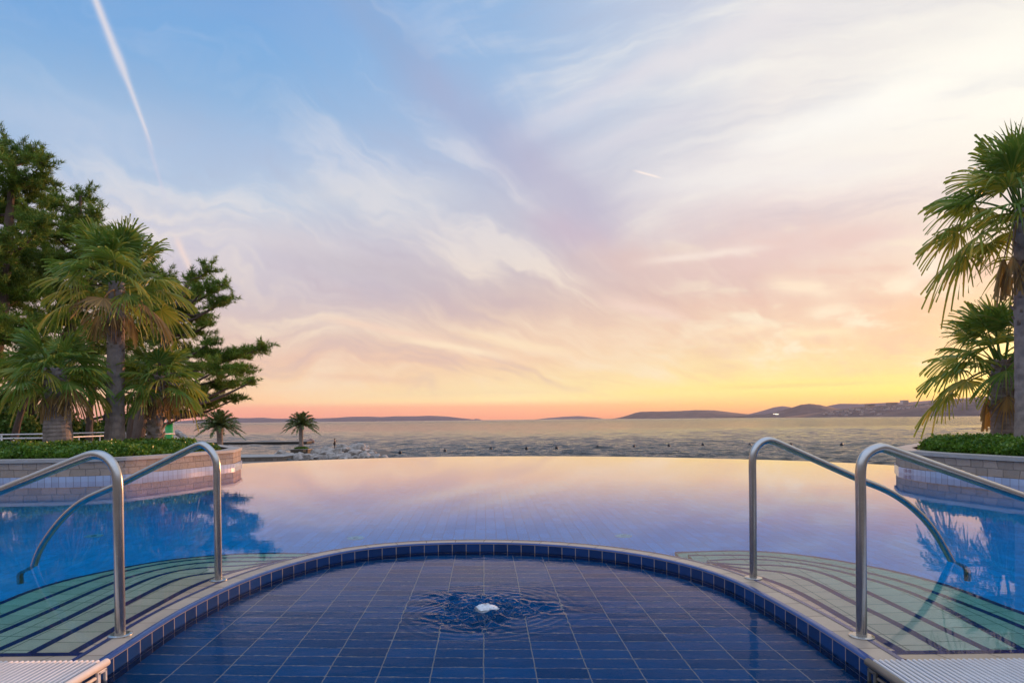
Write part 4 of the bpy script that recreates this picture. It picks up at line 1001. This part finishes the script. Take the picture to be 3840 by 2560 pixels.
# ------------------------------------------------------------------ pines
def pine(trunk, clumps, label, seed, mat='pine', tuft=.30, dens=1., name='pine_tree'):
    rr = np.random.default_rng(seed); e = empty(name, tuple(map(float, trunk[0][0])), label=label, cat='pine tree')
    T = [np.array(p) for p, r in trunk]; rad = [r for p, r in trunk]
    pts = spline(T, 6); rads = list(np.interp(np.linspace(0, 1, len(pts)), np.linspace(0, 1, len(rad)), rad))
    m_ = MB(); m_.tube(pts, rads, 12, jit=.12); m_.build('trunk', M['bark_pine'], e)
    br = MB(); C_ = []; D_ = []
    for (c, rx, rz, n) in clumps:
        rx *= 1.18; rz *= 1.12
        c = np.array(c)
        # branch from the trunk, rising to the clump
        j = int(np.argmin([np.linalg.norm((p - c) * np.array([1, 1, 1.6])) + (2.5 if p[2] > c[2] - .3 else 0) for p in pts])); a = np.array(pts[j])
        mid = (a + c) / 2 + np.array([0, 0, -.12 * np.linalg.norm(c - a)])
        r0 = min(rads[j] * .5, .03 + .035 * np.linalg.norm(c - a)); br.tube(spline([a, mid, c], 5), list(np.linspace(r0, .025, 11)), 6, False)
        for k in range(int(n * dens * .85)):
            v = rr.normal(0, 1, 3); v /= np.linalg.norm(v); v[2] = v[2] * .9 + .22
            end = c + v * np.array([rx, rx, rz]) * rr.uniform(.35, 1.45); st = c + (end - c) * rr.uniform(.1, .35) + rr.normal(0, .08, 3)
            L = end - st; nt = max(4, int(np.linalg.norm(L) / (tuft * .24)))
            if k % 5 == 0: br.tube([c, st, end], [.022, .016, .006], 3, False)
            for q in range(nt):
                s = .15 + .85 * (q + rr.random()) / nt
                C_.append(st + L * s + rr.normal(0, tuft * .13, 3)); dd_ = L / (np.linalg.norm(L) + 1e-6) * .7 + np.array([0, 0, .6]) + rr.normal(0, .35, 3); D_.append(dd_ / np.linalg.norm(dd_))
    br.build('branches', M['bark_pine'], e)
    C_ = np.array(C_); D_ = np.array(D_); N = len(C_); K = 8
    d = D_[:, None, :] * .75 + rr.normal(0, .62, (N, K, 3)); d /= np.linalg.norm(d, axis=2)[:, :, None]
    s = rr.normal(0, 1, (N, K, 3)); s -= d * (s * d).sum(2)[:, :, None]; s /= np.linalg.norm(s, axis=2)[:, :, None]
    L = tuft * (.55 + .6 * rr.random((N, K, 1))); B = C_[:, None, :] + rr.normal(0, tuft * .10, (N, K, 3)); w_ = tuft * .065
    V = np.stack([B - s * w_, B + s * w_, B + d * L], 2).reshape(-1, 3); F = np.arange(N * K * 3).reshape(-1, 3)
    np_mesh('crown', V, F, M[mat], e)
    return N * K
def CL(lst, Y, spread=.0, seed=0):
    rr = random.Random(seed); out = []
    for x, y, rx, ry, n in lst:
        Yk = Y + rr.uniform(-1, 1) * spread; p = P_(x, y, Yk); k = Yk / 1500; out.append((p, rx * k, ry * k, n))
    return out
def TR(lst, Y, z0=-.35):
    out = []
    for i, (x, y, r) in enumerate(lst):
        p = P_(x, y, Y); 
        if i == 0: p[2] = z0
        out.append((p, r))
    return out
G1 = [(-60, 350, 55, 45, 60), (10, 365, 42, 42, 60), (60, 365, 36, 30, 50), (100, 375, 26, 26, 34), (40, 430, 60, 40, 80), (80, 415, 36, 22, 40), (-40, 470, 60, 50, 70), (30, 500, 60, 45, 90), (90, 520, 42, 34, 60),
      (-20, 570, 60, 45, 80), (50, 590, 50, 38, 70), (-10, 650, 60, 45, 80), (40, 690, 52, 42, 70), (-30, 740, 60, 40, 60), (20, 770, 60, 40, 70), (-50, 830, 60, 45, 50), (5, 860, 40, 30, 40)]
n1 = pine(TR([(-30, 1000, .34), (-20, 880, .30), (5, 700, .26), (20, 520, .18), (30, 380, .07)], 29), CL(G1, 29, 1.6, 1), 'tallest broad pine at the left edge of the picture, its crown above all others', 41, 'pine', .26)
G2 = [(110, 470, 26, 24, 30), (80, 560, 40, 34, 50), (110, 620, 44, 34, 56), (240, 600, 36, 26, 40), (262, 640, 34, 26, 36), (140, 470, 34, 30, 44), (190, 460, 24, 32, 36), (215, 490, 24, 22, 26), (165, 510, 44, 26, 50), (130, 545, 40, 30, 50), (200, 540, 46, 28, 56), (250, 545, 26, 22, 26), (150, 600, 54, 36, 70), (215, 610, 50, 36, 60),
      (130, 670, 50, 36, 60), (190, 690, 50, 36, 60), (250, 680, 46, 34, 50), (150, 740, 50, 34, 50), (320, 640, 40, 26, 44), (300, 700, 44, 30, 50), (90, 800, 50, 36, 50), (220, 780, 50, 34, 46)]
n2 = pine(TR([(110, 1000, .26), (135, 900, .23), (165, 760, .19), (178, 600, .13), (185, 450, .05)], 33), CL(G2, 33, 1.6, 2), 'second pine with an airy top, between the tallest pine and the tall palm', 42, 'pine', .27)
G3 = [(345, 622, 24, 22, 28), (318, 676, 36, 30, 46), (335, 720, 34, 28, 40), (478, 622, 20, 24, 26), (445, 640, 22, 20, 26), (505, 655, 22, 14, 22), (465, 668, 36, 22, 44), (420, 680, 36, 26, 46), (520, 690, 28, 11, 26), (495, 700, 26, 14, 26), (375, 650, 26, 28, 34), (400, 720, 44, 30, 56), (455, 728, 36, 18, 40),
      (480, 745, 24, 9, 20), (430, 765, 44, 22, 50), (478, 790, 26, 12, 26), (380, 780, 40, 26, 46), (450, 812, 44, 18, 50), (510, 822, 44, 16, 50), (560, 812, 36, 13, 40), (600, 800, 24, 13, 30), (500, 850, 48, 20, 60), (550, 852, 34, 16, 40), (440, 850, 40, 24, 44),
      (540, 884, 30, 10, 26), (580, 876, 20, 9, 20), (490, 890, 34, 13, 36), (440, 905, 36, 18, 40), (500, 918, 28, 14, 28), (540, 916, 26, 9, 22), (470, 930, 32, 14, 30), (435, 950, 26, 14, 22), (400, 930, 36, 26, 36), (370, 850, 40, 30, 46)]
n3 = pine(TR([(310, 1010, .25), (330, 930, .22), (370, 820, .19), (400, 720, .13), (440, 640, .05)], 27), CL(G3, 27, 1.1, 3), 'leaning pine whose layered branches reach right over the sea', 43, 'pine', .22)
G4 = [(60, 640, 60, 44, 70), (110, 740, 60, 40, 66), (60, 820, 60, 36, 56), (180, 820, 60, 36, 56), (260, 760, 60, 40, 60), (330, 760, 50, 40, 60), (300, 840, 56, 34, 56), (230, 620, 60, 40, 60), (280, 590, 50, 30, 44), (350, 690, 50, 40, 56), (130, 880, 60, 24, 44), (250, 880, 60, 24, 40), (20, 920, 50, 24, 36)]
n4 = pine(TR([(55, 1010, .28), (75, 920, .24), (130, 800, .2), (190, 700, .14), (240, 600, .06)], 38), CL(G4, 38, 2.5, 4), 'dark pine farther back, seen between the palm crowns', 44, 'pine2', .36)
G5 = [(-30, 930, 60, 26, 40), (60, 950, 50, 20, 30), (330, 930, 44, 24, 36), (400, 880, 44, 30, 40), (380, 950, 34, 16, 24)]
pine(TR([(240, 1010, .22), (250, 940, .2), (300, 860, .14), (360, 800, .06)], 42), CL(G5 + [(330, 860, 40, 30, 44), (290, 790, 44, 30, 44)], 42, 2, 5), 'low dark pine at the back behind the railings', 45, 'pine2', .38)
for i, (x, Y, lx, r) in enumerate(((25, 31, 95, .17), (205, 34, 225, .2), (290, 30, 345, .17), (322, 36, 330, .15))):
    a = P_(x, 1008, Y); a[2] = -.35; b_ = P_(lx, 860, Y); m_ = P_((x + lx) / 2 - 8, 935, Y)
    e = empty('pine_tree', tuple(a), label=['leaning bare pine trunk left of the short stout palm', 'upright dark pine trunk between the stout palm and the tall palm', 'slanting pine trunk right behind the tall palm', 'thin dark pine trunk farthest back behind the tall palm'][i], cat='pine tree')
    k = MB(); k.tube(spline([a, m_, b_], 6), list(np.linspace(r, r * .55, 13)), 10, jit=.15); k.build('trunk', M['bark_pine'], e)
    rr = np.random.default_rng(60 + i); cc = np.array(b_); N = 1500; v = rr.normal(0, 1, (N, 3)); v /= np.linalg.norm(v, axis=1)[:, None]
    leafs(cc + v * np.array([1.6, 1.6, .9]) * (rr.random((N, 1)) ** .4), .30, M['pine2'], 'crown', rr, parent=e, asp=.10)

# ------------------------------------------------------------------ terrace behind the left planter, railings, shrubs
k = MB(); k.add([(-80, 13, -.35), (-16., 13, -.35), (-9.0, 17, -.35), (-15.5, 31, -.35), (-26, 44, -.35), (-80, 50, -.35)], [(0, 1, 2, 3, 4, 5)])
k.add([(-9.0, 17, -.35), (-15.5, 31, -.35), (-26, 44, -.35), (-80, 50, -.35), (-9.0, 17, -5), (-15.5, 31, -5), (-26, 44, -5), (-80, 50, -5)], [(0, 4, 5, 1), (1, 5, 6, 2), (2, 6, 7, 3)])
k.build('ground', M['pavement'], kind='structure', label='raised terrace under the pines')
def railing(pts, zr, label, post_step, radr, ground=-.35):
    e = empty('railing', (pts[0][0], pts[0][1], ground), label=label, cat='railing'); P = resample(spline(pts, 6), .5)
    for z_, r in zip(zr, radr):
        k = MB(); k.tube([(p[0], p[1], z_) for p in P], r, 8); k.build('rail', M['white_metal'], e, smooth=True)
    Q = resample(spline(pts, 6), post_step)
    for p in Q:
        k = MB(); k.tube([(p[0], p[1], ground), (p[0], p[1], max(zr))], .028, 8); k.build('post', M['white_metal'], e, smooth=True)
A = [at_z(-120, 1650, .50)[:2], at_z(0, 1643.5, .50)[:2], at_z(190, 1641, .50)[:2], at_z(420, 1632, .50)[:2], at_z(560, 1628, .50)[:2], at_z(655, 1625, .50)[:2]]
railing(A, (.50, .12), 'nearer pale metal railing with one thick top rail behind the left hedge', 1.55, (.035, .022))
B = [at_z(-120, 1634, .72)[:2], at_z(0, 1629, .72)[:2], at_z(190, 1626, .72)[:2], at_z(390, 1621, .72)[:2], at_z(470, 1620, .72)[:2]]
railing(B, (.72, .36), 'farther pale metal railing with two rails under the pines', 2.3, (.026, .02))
for i, (x, Y, w_, h_) in enumerate(((-10, 36, 5.5, 2.0), (120, 39, 5., 1.9), (190, 40, 4., 1.3), (285, 42, 4., 1.6))):
    a = P_(x, 1000, Y); a[2] = -.3; rr = np.random.default_rng(80 + i); N = 9000; v = rr.normal(0, 1, (N, 3)); v /= np.linalg.norm(v, axis=1)[:, None]; v[:, 2] = np.abs(v[:, 2])
    bump_ = 1 + .25 * np.sin(v[:, :1] * 7 + i) * np.sin(v[:, 1:2] * 5)
    e = empty('shrub', tuple(a), label=['broad dark shrub at the far left under the pines', 'dark shrub behind the stout palm trunk', 'low dark shrub between the palm trunks', 'dark shrub behind the tall palm trunk'][i], cat='shrub')
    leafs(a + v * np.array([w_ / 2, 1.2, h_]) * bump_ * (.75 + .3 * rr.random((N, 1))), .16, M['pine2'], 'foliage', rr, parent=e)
    k = MB(); k.tube([a + np.array([0, 0, -.1]), a + np.array([.1, 0, h_ * .5])], [.06, .03], 6); k.build('stem', M['bark_pine'], e)
# small lit lamp and the green harbour column
lp = P_(280, 985, 19); e = empty('garden_lamp', (lp[0], lp[1], -.35), label='small glowing orange lamp just right of the tall palm trunk', cat='lamp')
k = MB(); k.tube([(lp[0], lp[1], -.35), (lp[0], lp[1], lp[2] - .04)], .03, 8); k.build('post', M['dark_edge'], e)
k = MB(); k.tube([(lp[0], lp[1], lp[2] - .04), (lp[0], lp[1], lp[2] + .01), (lp[0], lp[1], lp[2] + .05)], [.045, .05, .03], 12); k.build('lamp_globe', M['glow'], e, smooth=True)
gb = at_y(634, 1612, 95); gt = at_y(634, 1577, 95); M['green'] = plain('green paint', (.02, .34, .05), .4)
e = empty('harbour_beacon', tuple(gb), label='small bright green harbour light column by the sea behind the left planter', cat='beacon')
k = MB(); k.tube([(gb[0], gb[1], Z_SEA - .3), (gb[0], gb[1], gt[2] - .35)], [.62, .5], 16); k.build('column', M['green'], e, smooth=True)
k = MB(); k.tube([(gb[0], gb[1], gt[2] - .35), (gb[0], gb[1], gt[2] - .28)], .75, 16); k.build('gallery', M['green'], e)
k = MB(); k.tube([(gb[0], gb[1], gt[2] - .28), (gb[0], gb[1], gt[2] + .1), (gb[0], gb[1], gt[2] + .35)], [.3, .3, .05], 12); k.build('lantern', M['white_metal'], e)

# ------------------------------------------------------------------ quay, pier, breakwater
k = MB()
q0 = at_z(600, 1722, -3.45); q1 = at_z(1062, 1711.5, -3.45); q2 = at_z(1062, 1702, -3.45); q3 = at_z(600, 1704, -3.45)
lp_ = [(-70, float(q0[1])), tuple(map(float, q1[:2])), (float(q1[0]) + .3, float(q2[1]) + 0), (-70, float(q3[1]))]
e = empty('quay', (float(q1[0]) - 6, float(q1[1]), Z_SEA), label='low stone quay with a pale flat top behind the left end of the pool', cat='quay')
prism(k, lp_, Z_SEA - .5, -3.47, top=False); k.build('wall', M['quay'], e)
k = MB(); v, f = fill(lp_[::1] if True else lp_); k.add([(a, b, -3.45) for a, b in v], f); k.build('pavement', M['pavement'], e)
k = MB(); ga = at_z(500, 1752, Z_SEA + .05); gb_ = at_z(1000, 1738, Z_SEA + .05)
k.add([(-70, 40, Z_SEA + .22), (float(gb_[0]) + 6, 40, Z_SEA + .22), (float(q1[0]) + 3, float(q1[1]) + .5, Z_SEA + .22), (-70, float(q0[1]) + .5, Z_SEA + .22)], [(0, 1, 2, 3)])
k.build('beach', plain('wet sand', (.20, .155, .12), .6, 0, .3, .4, .3, 6.), kind='structure', label='dull sand below the quay')
p0 = at_z(-300, 1668, Z_SEA); p1 = at_z(1150, 1664, Z_SEA); Yp = float(p1[1]); zt = float(at_y(1150, 1655.5, Yp)[2])
e = empty('pier', (float(p1[0]) - 20, Yp, Z_SEA), label='long low dark pier running out from the left behind the palm', cat='pier')
k = MB(); k.box(((-140 + p1[0]) / 2, Yp + 2, (zt + Z_SEA - .4) / 2 - .05), (float(p1[0]) + 140, 4, zt - Z_SEA + .3)); k.build('wall', plain('dark pier', (.055, .045, .035), .8, 0, .3, .3), e)
k = MB(); k.box(((-140 + p1[0]) / 2, Yp + 2, zt + .0), (float(p1[0]) + 140.4, 4.4, .14)); k.build('deck', plain('pier deck', (.20, .18, .155), .8), e)
def rock(c, s, label, group, rr, mat, name='boulder'):
    bm = bmesh.new(); bmesh.ops.create_icosphere(bm, subdivisions=2, radius=1.)
    f = [(rr.uniform(.5, 2.2), rr.uniform(0, 6.28), Vector((rr.gauss(0, 1), rr.gauss(0, 1), rr.gauss(0, 1))).normalized()) for _ in range(5)]
    pl = [(Vector((rr.gauss(0, 1), rr.gauss(0, 1), rr.gauss(0, 1))).normalized(), rr.uniform(.55, .85)) for _ in range(9)]
    for v in bm.verts:
        p = v.co.copy(); k = 1 + sum(.07 * math.sin(a * 2.2 * p.dot(d) + ph) for a, ph, d in f); p *= k
        for nrm, dd in pl:
            q = p.dot(nrm)
            if q > dd: p -= nrm * (q - dd) * .85
        v.co = Vector((p.x * s[0], p.y * s[1], p.z * s[2]))
    me = bpy.data.meshes.new(name); bm.to_mesh(me); bm.free()
    o = link(name, me, mat, None, False, label=label, cat='boulder', group=group); o.location = c; o.rotation_euler = (rr.uniform(-.4, .4), rr.uniform(-.4, .4), rr.uniform(0, 6.28)); return o
rr = random.Random(12)
# the rock point: rows from the wet foot to the crest, each rock an object
ROWS = [((1000, 1726, 1060), .9, -4.2, 86.5, 6), ((1030, 1704, 1082), .85, -3.7, 93.5, 3), ((1040, 1722, 1300), .82, -4.0, 89, 15), ((1300, 1718, 1440), .8, -4.05, 90, 9),
        ((1040, 1708, 1300), .85, -3.78, 92, 13), ((1290, 1706, 1410), .85, -3.75, 93, 8), ((1170, 1696, 1240), .7, -3.6, 95, 4), ((1200, 1693, 1380), 1.05, -3.45, 96, 11), ((1278, 1686, 1375), .95, -3.2, 99, 8)]
for (xa, yy, xb), s, z, Y, n in ROWS:
    for i in range(n):
        px = xa + (xb - xa) * (i + rr.uniform(.1, .9)) / n; p = at_y(px, yy, Y)
        sc = s * rr.uniform(.75, 1.25)
        rock((p[0], Y + rr.uniform(-.8, .8), z + rr.uniform(-.15, .2)), (sc * rr.uniform(.9, 1.35), sc, sc * rr.uniform(.55, .75)), 'pale limestone boulder heaped on the rock point beyond the pool', 'boulders of the rock point', rr, M['rock'])
for i in range(26):
    px = rr.uniform(1020, 1440); p = at_y(px, 1730, 86.5); sc = rr.uniform(.4, .75)
    rock((p[0], 86.8 + rr.uniform(-.8, .8), Z_SEA + rr.uniform(-.1, .12)), (sc * 1.2, sc, sc * .6), 'small dark wet rock along the waterline of the rock point', 'wet rocks at the waterline', rr, M['rock_wet'], 'wet_rock')
p = at_y(1070, 1715, 92); q = MB(); q.add([(p[0] - 4, 88.5, -4.4), (p[0] + 12, 88.2, -4.4), (p[0] + 14, 104, -4.4), (p[0] - 4, 104, -4.4), (p[0] - 2, 92, -3.7), (p[0] + 11, 92, -3.7), (p[0] + 12, 102, -3.5), (p[0] - 2, 102, -3.6)],
  [(4, 5, 6, 7), (0, 1, 5, 4), (1, 2, 6, 5), (2, 3, 7, 6), (3, 0, 4, 7)]); q.build('ground', M['rock_wet'], kind='structure', label='rubble core of the rock point')
# rocks at the pier end
for i in range(5):
    p = at_y(1152 + i * 4, 1660, 160); rock((p[0] + rr.uniform(-.3, .3), 160, Z_SEA + .15 + rr.uniform(0, .5)), (.8, .8, .6), 'pinkish rock heaped at the seaward end of the dark pier', 'rocks at the pier end', rr, plain('pink rock', (.42, .26, .22), .9, 0, .3, 1.5, .5, 4.))
for i in range(9):
    p = at_y(665 + i * 5.5, 1618 + i * 4.5, 120 - i * 5); rock((p[0], 120 - i * 5, p[2]), (.7, .6, .45), 'pale rock on the short spit beside the green beacon', 'rocks beside the green beacon', rr, M['rock'])
# stone box with shrubs round the palm
bp = at_y(1131, 1690, 97); e = empty('stone_box', tuple(bp), label='square stone box at the foot of the lone date palm on the rock point', cat='planter')
zb = float(at_y(1131, 1693, 97)[2]); zt_ = float(at_y(1131, 1683.5, 97)[2])
k = MB(); k.box((bp[0], 97, (zb + zt_) / 2 - .25), (2.55, 2.4, zt_ - zb + .5)); k.build('box', M['quay'], e, bevel=.03)
k = MB(); k.box((bp[0], 97, zt_ + .02), (2.7, 2.55, .06)); k.build('rim', M['cap'], e)
k = MB(); k.box((bp[0] + .82, 95.78, (zb + zt_) / 2), (.42, .03, .30)); k.build('plate', plain('plate', (.36, .22, .12), .5), e)
r2 = np.random.default_rng(77); N = 2600; v = r2.normal(0, 1, (N, 3)); v /= np.linalg.norm(v, axis=1)[:, None]; v[:, 2] = abs(v[:, 2])
leafs(np.array([bp[0], 97, zt_]) + v * np.array([1.0, .9, .32]) * (.8 + .3 * r2.random((N, 1))), .12, M['hedge'], 'shrub', r2, label='low green shrubs round the lone date palm in the stone box', cat='shrub')

# ------------------------------------------------------------------ buoys, boat, jetty post
BU = [(1500, 1697.7), (1668, 1691), (1841, 1683), (1974, 1681.5), (2087, 1680), (2240, 1676), (2378, 1674), (2508, 1671), (2635, 1668), (2812, 1669), (2966, 1667), (3156, 1667)]
k = MB(); n = 14; vs = []
prof = [(.0, -.20), (.12, -.17), (.21, -.05), (.23, .06), (.19, .19), (.09, .27), (.05, .33), (.05, .40)]
for r_0, z_0 in prof: vs += [(max(r_0, .004) * math.cos(6.2832 * i / n), max(r_0, .004) * math.sin(6.2832 * i / n), z_0) for i in range(n)]
fs = [(j * n + i, j * n + (i + 1) % n, (j + 1) * n + (i + 1) % n, (j + 1) * n + i) for j in range(len(prof) - 1) for i in range(n)] + [tuple((len(prof) - 1) * n + i for i in range(n))]
k.add(vs, fs)
bu = k.build('buoy', M['dark'], smooth=True, label='small dark round buoy floating in the line across the sea', cat='buoy', group='line of buoys off the pool')
for i, (x, y) in enumerate(BU):
    o = bu if i == 0 else bu.copy()
    if i: C.objects.link(o)
    p = at_z(x, y, Z_SEA + .18); o.location = tuple(p); o.scale = (1.15, 1.15, 1.15)
bt = at_z(2651, 1566.5, Z_SEA); bt = at_y(2651, 1565, 3000); bt[2] = Z_SEA
e = empty('sailing_boat', tuple(bt), label='tiny boat with a mast in front of the dark flat-topped island', cat='boat')
k = MB(); x0, y0, z0 = bt; k.add([(x0 - 5, y0, z0 + 1.4), (x0 + 5, y0, z0 + 1.6), (x0 + 3.6, y0 - 1.5, z0), (x0 - 4, y0 - 1.5, z0), (x0 + 3.6, y0 + 1.5, z0), (x0 - 4, y0 + 1.5, z0), (x0 - 4, y0 - 1.5, z0 + 1.3), (x0 + 3, y0 - 1.5, z0 + 1.4), (x0 + 3, y0 + 1.5, z0 + 1.4), (x0 - 4, y0 + 1.5, z0 + 1.3)],
   [(0, 3, 2, 1), (0, 1, 4, 5), (6, 7, 8, 9), (3, 6, 9, 5), (0, 6, 3), (0, 5, 9), (2, 7, 1), (4, 1, 8), (3, 2, 7, 6), (5, 9, 8, 4)]); k.build('hull', M['dark'], e)
k = MB(); k.tube([(x0, y0, z0 + 1), (x0, y0, z0 + 15)], .35, 6); k.build('mast', M['dark'], e)
js = at_z(3668, 1607, Z_SEA + .4); je = at_z(3712, 1606, Z_SEA + .4); Yj = float(je[1])
e = empty('jetty', (float(je[0]), Yj, Z_SEA), label='thin dark jetty with a marker post left of the right-hand palm trunk', cat='jetty')
k = MB(); k.box(((js[0] + je[0]) / 2, Yj, Z_SEA + .42), (float(je[0] - js[0]), 1.2, .18))
for t_ in (.1, .5, .9): k.tube([(js[0] + (je[0] - js[0]) * t_, Yj, Z_SEA - .3), (js[0] + (je[0] - js[0]) * t_, Yj, Z_SEA + .35)], .08, 6)
k.build('deck', M['dark'], e)
k = MB(); tp = at_y(3711, 1573, Yj); k.tube([(je[0], Yj, Z_SEA - .3), (je[0], Yj, tp[2])], .07, 8); k.build('post', M['dark'], e)
k = MB(); k.box((je[0], Yj, tp[2] - .1), (.35, .12, .4)); k.build('marker', M['dark'], e)

# ------------------------------------------------------------------ the person on the rocks
def person():
    F = at_y(1255, 1684, 101); x0, y0, z0 = float(F[0]), 101., float(F[2]) - .02
    e_lab = 'person in dark clothes standing on the rock point, holding a phone up'
    J = {'pel': (0, 0, .93), 'sp': (0, 0, 1.15), 'ch': (.02, 0, 1.33), 'nk': (.03, 0, 1.47), 'hd': (.05, 0, 1.56), 'ht': (.05, 0, 1.68), 'hl': (-.02, .09, .90), 'kl': (.0, .10, .50), 'al': (-.04, .10, .09), 'tl': (.12, .11, .03),
         'hr': (-.02, -.09, .90), 'kr': (.03, -.10, .50), 'ar': (-.01, -.11, .09), 'tr': (.15, -.12, .03), 'sl': (.02, .18, 1.40), 'el': (.10, .22, 1.16), 'wl': (.32, .12, 1.24), 'hnl': (.40, .07, 1.30), 'sr': (.02, -.18, 1.40), 'er': (.12, -.21, 1.16), 'wr': (.33, -.10, 1.26), 'hnr': (.40, -.05, 1.31)}
    rad = {'pel': .13, 'sp': .12, 'ch': .14, 'nk': .055, 'hd': .085, 'ht': .07, 'hl': .095, 'kl': .062, 'al': .042, 'tl': .032, 'hr': .095, 'kr': .062, 'ar': .042, 'tr': .032, 'sl': .06, 'el': .042, 'wl': .03, 'hnl': .036, 'sr': .06, 'er': .042, 'wr': .03, 'hnr': .036}
    E = [('pel', 'sp'), ('sp', 'ch'), ('ch', 'nk'), ('nk', 'hd'), ('hd', 'ht'), ('pel', 'hl'), ('hl', 'kl'), ('kl', 'al'), ('al', 'tl'), ('pel', 'hr'), ('hr', 'kr'), ('kr', 'ar'), ('ar', 'tr'), ('ch', 'sl'), ('sl', 'el'), ('el', 'wl'), ('wl', 'hnl'), ('ch', 'sr'), ('sr', 'er'), ('er', 'wr'), ('wr', 'hnr')]
    def skin(names, edges, name, mat, grow=1., parent=None):
        idx = {n: i for i, n in enumerate(names)}; me = bpy.data.meshes.new(name)
        me.from_pydata([J[n] for n in names], [(idx[a], idx[b]) for a, b in edges], [])
        o = bpy.data.objects.new(name, me); C.objects.link(o); o.modifiers.new('skin', 'SKIN')
        for i, n in enumerate(names):
            s = me.skin_vertices[0].data[i]; s.radius = (rad[n] * grow, rad[n] * grow); s.use_root = (i == 0)
        o.modifiers.new('sub', 'SUBSURF').levels = 1; o.modifiers['sub'].render_levels = 2
        dg = bpy.context.evaluated_depsgraph_get(); m2 = bpy.data.meshes.new_from_object(o.evaluated_get(dg)); bpy.data.objects.remove(o)
        m2.transform(Matrix.Translation((x0, y0, z0))); m2.materials.clear(); return link(name, m2, mat, parent, True)
    skinm = plain('skin', (.34, .19, .13), .6); cloth = plain('dark cloth', (.015, .015, .022), .9); top = plain('dark top', (.06, .04, .05), .9)
    body = skin(list(J), E, 'person', skinm); body.location = (0, 0, 0); tag(body, e_lab, 'person')
    skin(['pel', 'hl', 'kl', 'al', 'hr', 'kr', 'ar'], [('pel', 'hl'), ('hl', 'kl'), ('kl', 'al'), ('pel', 'hr'), ('hr', 'kr'), ('kr', 'ar')], 'trousers', cloth, 1.14, body)
    skin(['sp', 'pel', 'ch', 'sl', 'sr'], [('pel', 'sp'), ('sp', 'ch'), ('ch', 'sl'), ('ch', 'sr')], 'top', top, 1.10, body)
    J['ha'] = (.03, 0, 1.60); J['hb'] = (.035, 0, 1.68); J['hc'] = (-.045, 0, 1.50); rad['ha'] = .10; rad['hb'] = .085; rad['hc'] = .07
    skin(['ha', 'hb', 'hc'], [('ha', 'hb'), ('ha', 'hc')], 'hair', plain('dark hair', (.012, .01, .01), .7), 1., body)
    ph = MB(); ph.box((x0 + .46, y0, z0 + 1.36), (.012, .08, .15)); ph.build('phone', M['dark'], label='small phone held up by the person on the rock point', cat='phone')
person()

# ------------------------------------------------------------------ the evening air over the sea
k = MB(); k.box((0, 6350, 162.), (44000, 13300, 336))
m = bpy.data.materials.new('sea haze'); m.use_nodes = True; w = NT(m.node_tree); w.n.clear()
o_ = w.n.new('ShaderNodeOutputMaterial'); v_ = w.n.new('ShaderNodeVolumePrincipled'); v_.inputs['Color'].default_value = (.95, .86, .86, 1); v_.inputs['Density'].default_value = HAZE[0]
v_.inputs['Anisotropy'].default_value = .2
w.l.new(v_.outputs[0], o_.inputs[1]); k.build('haze', m, kind='stuff', label='thin evening haze over the sea')
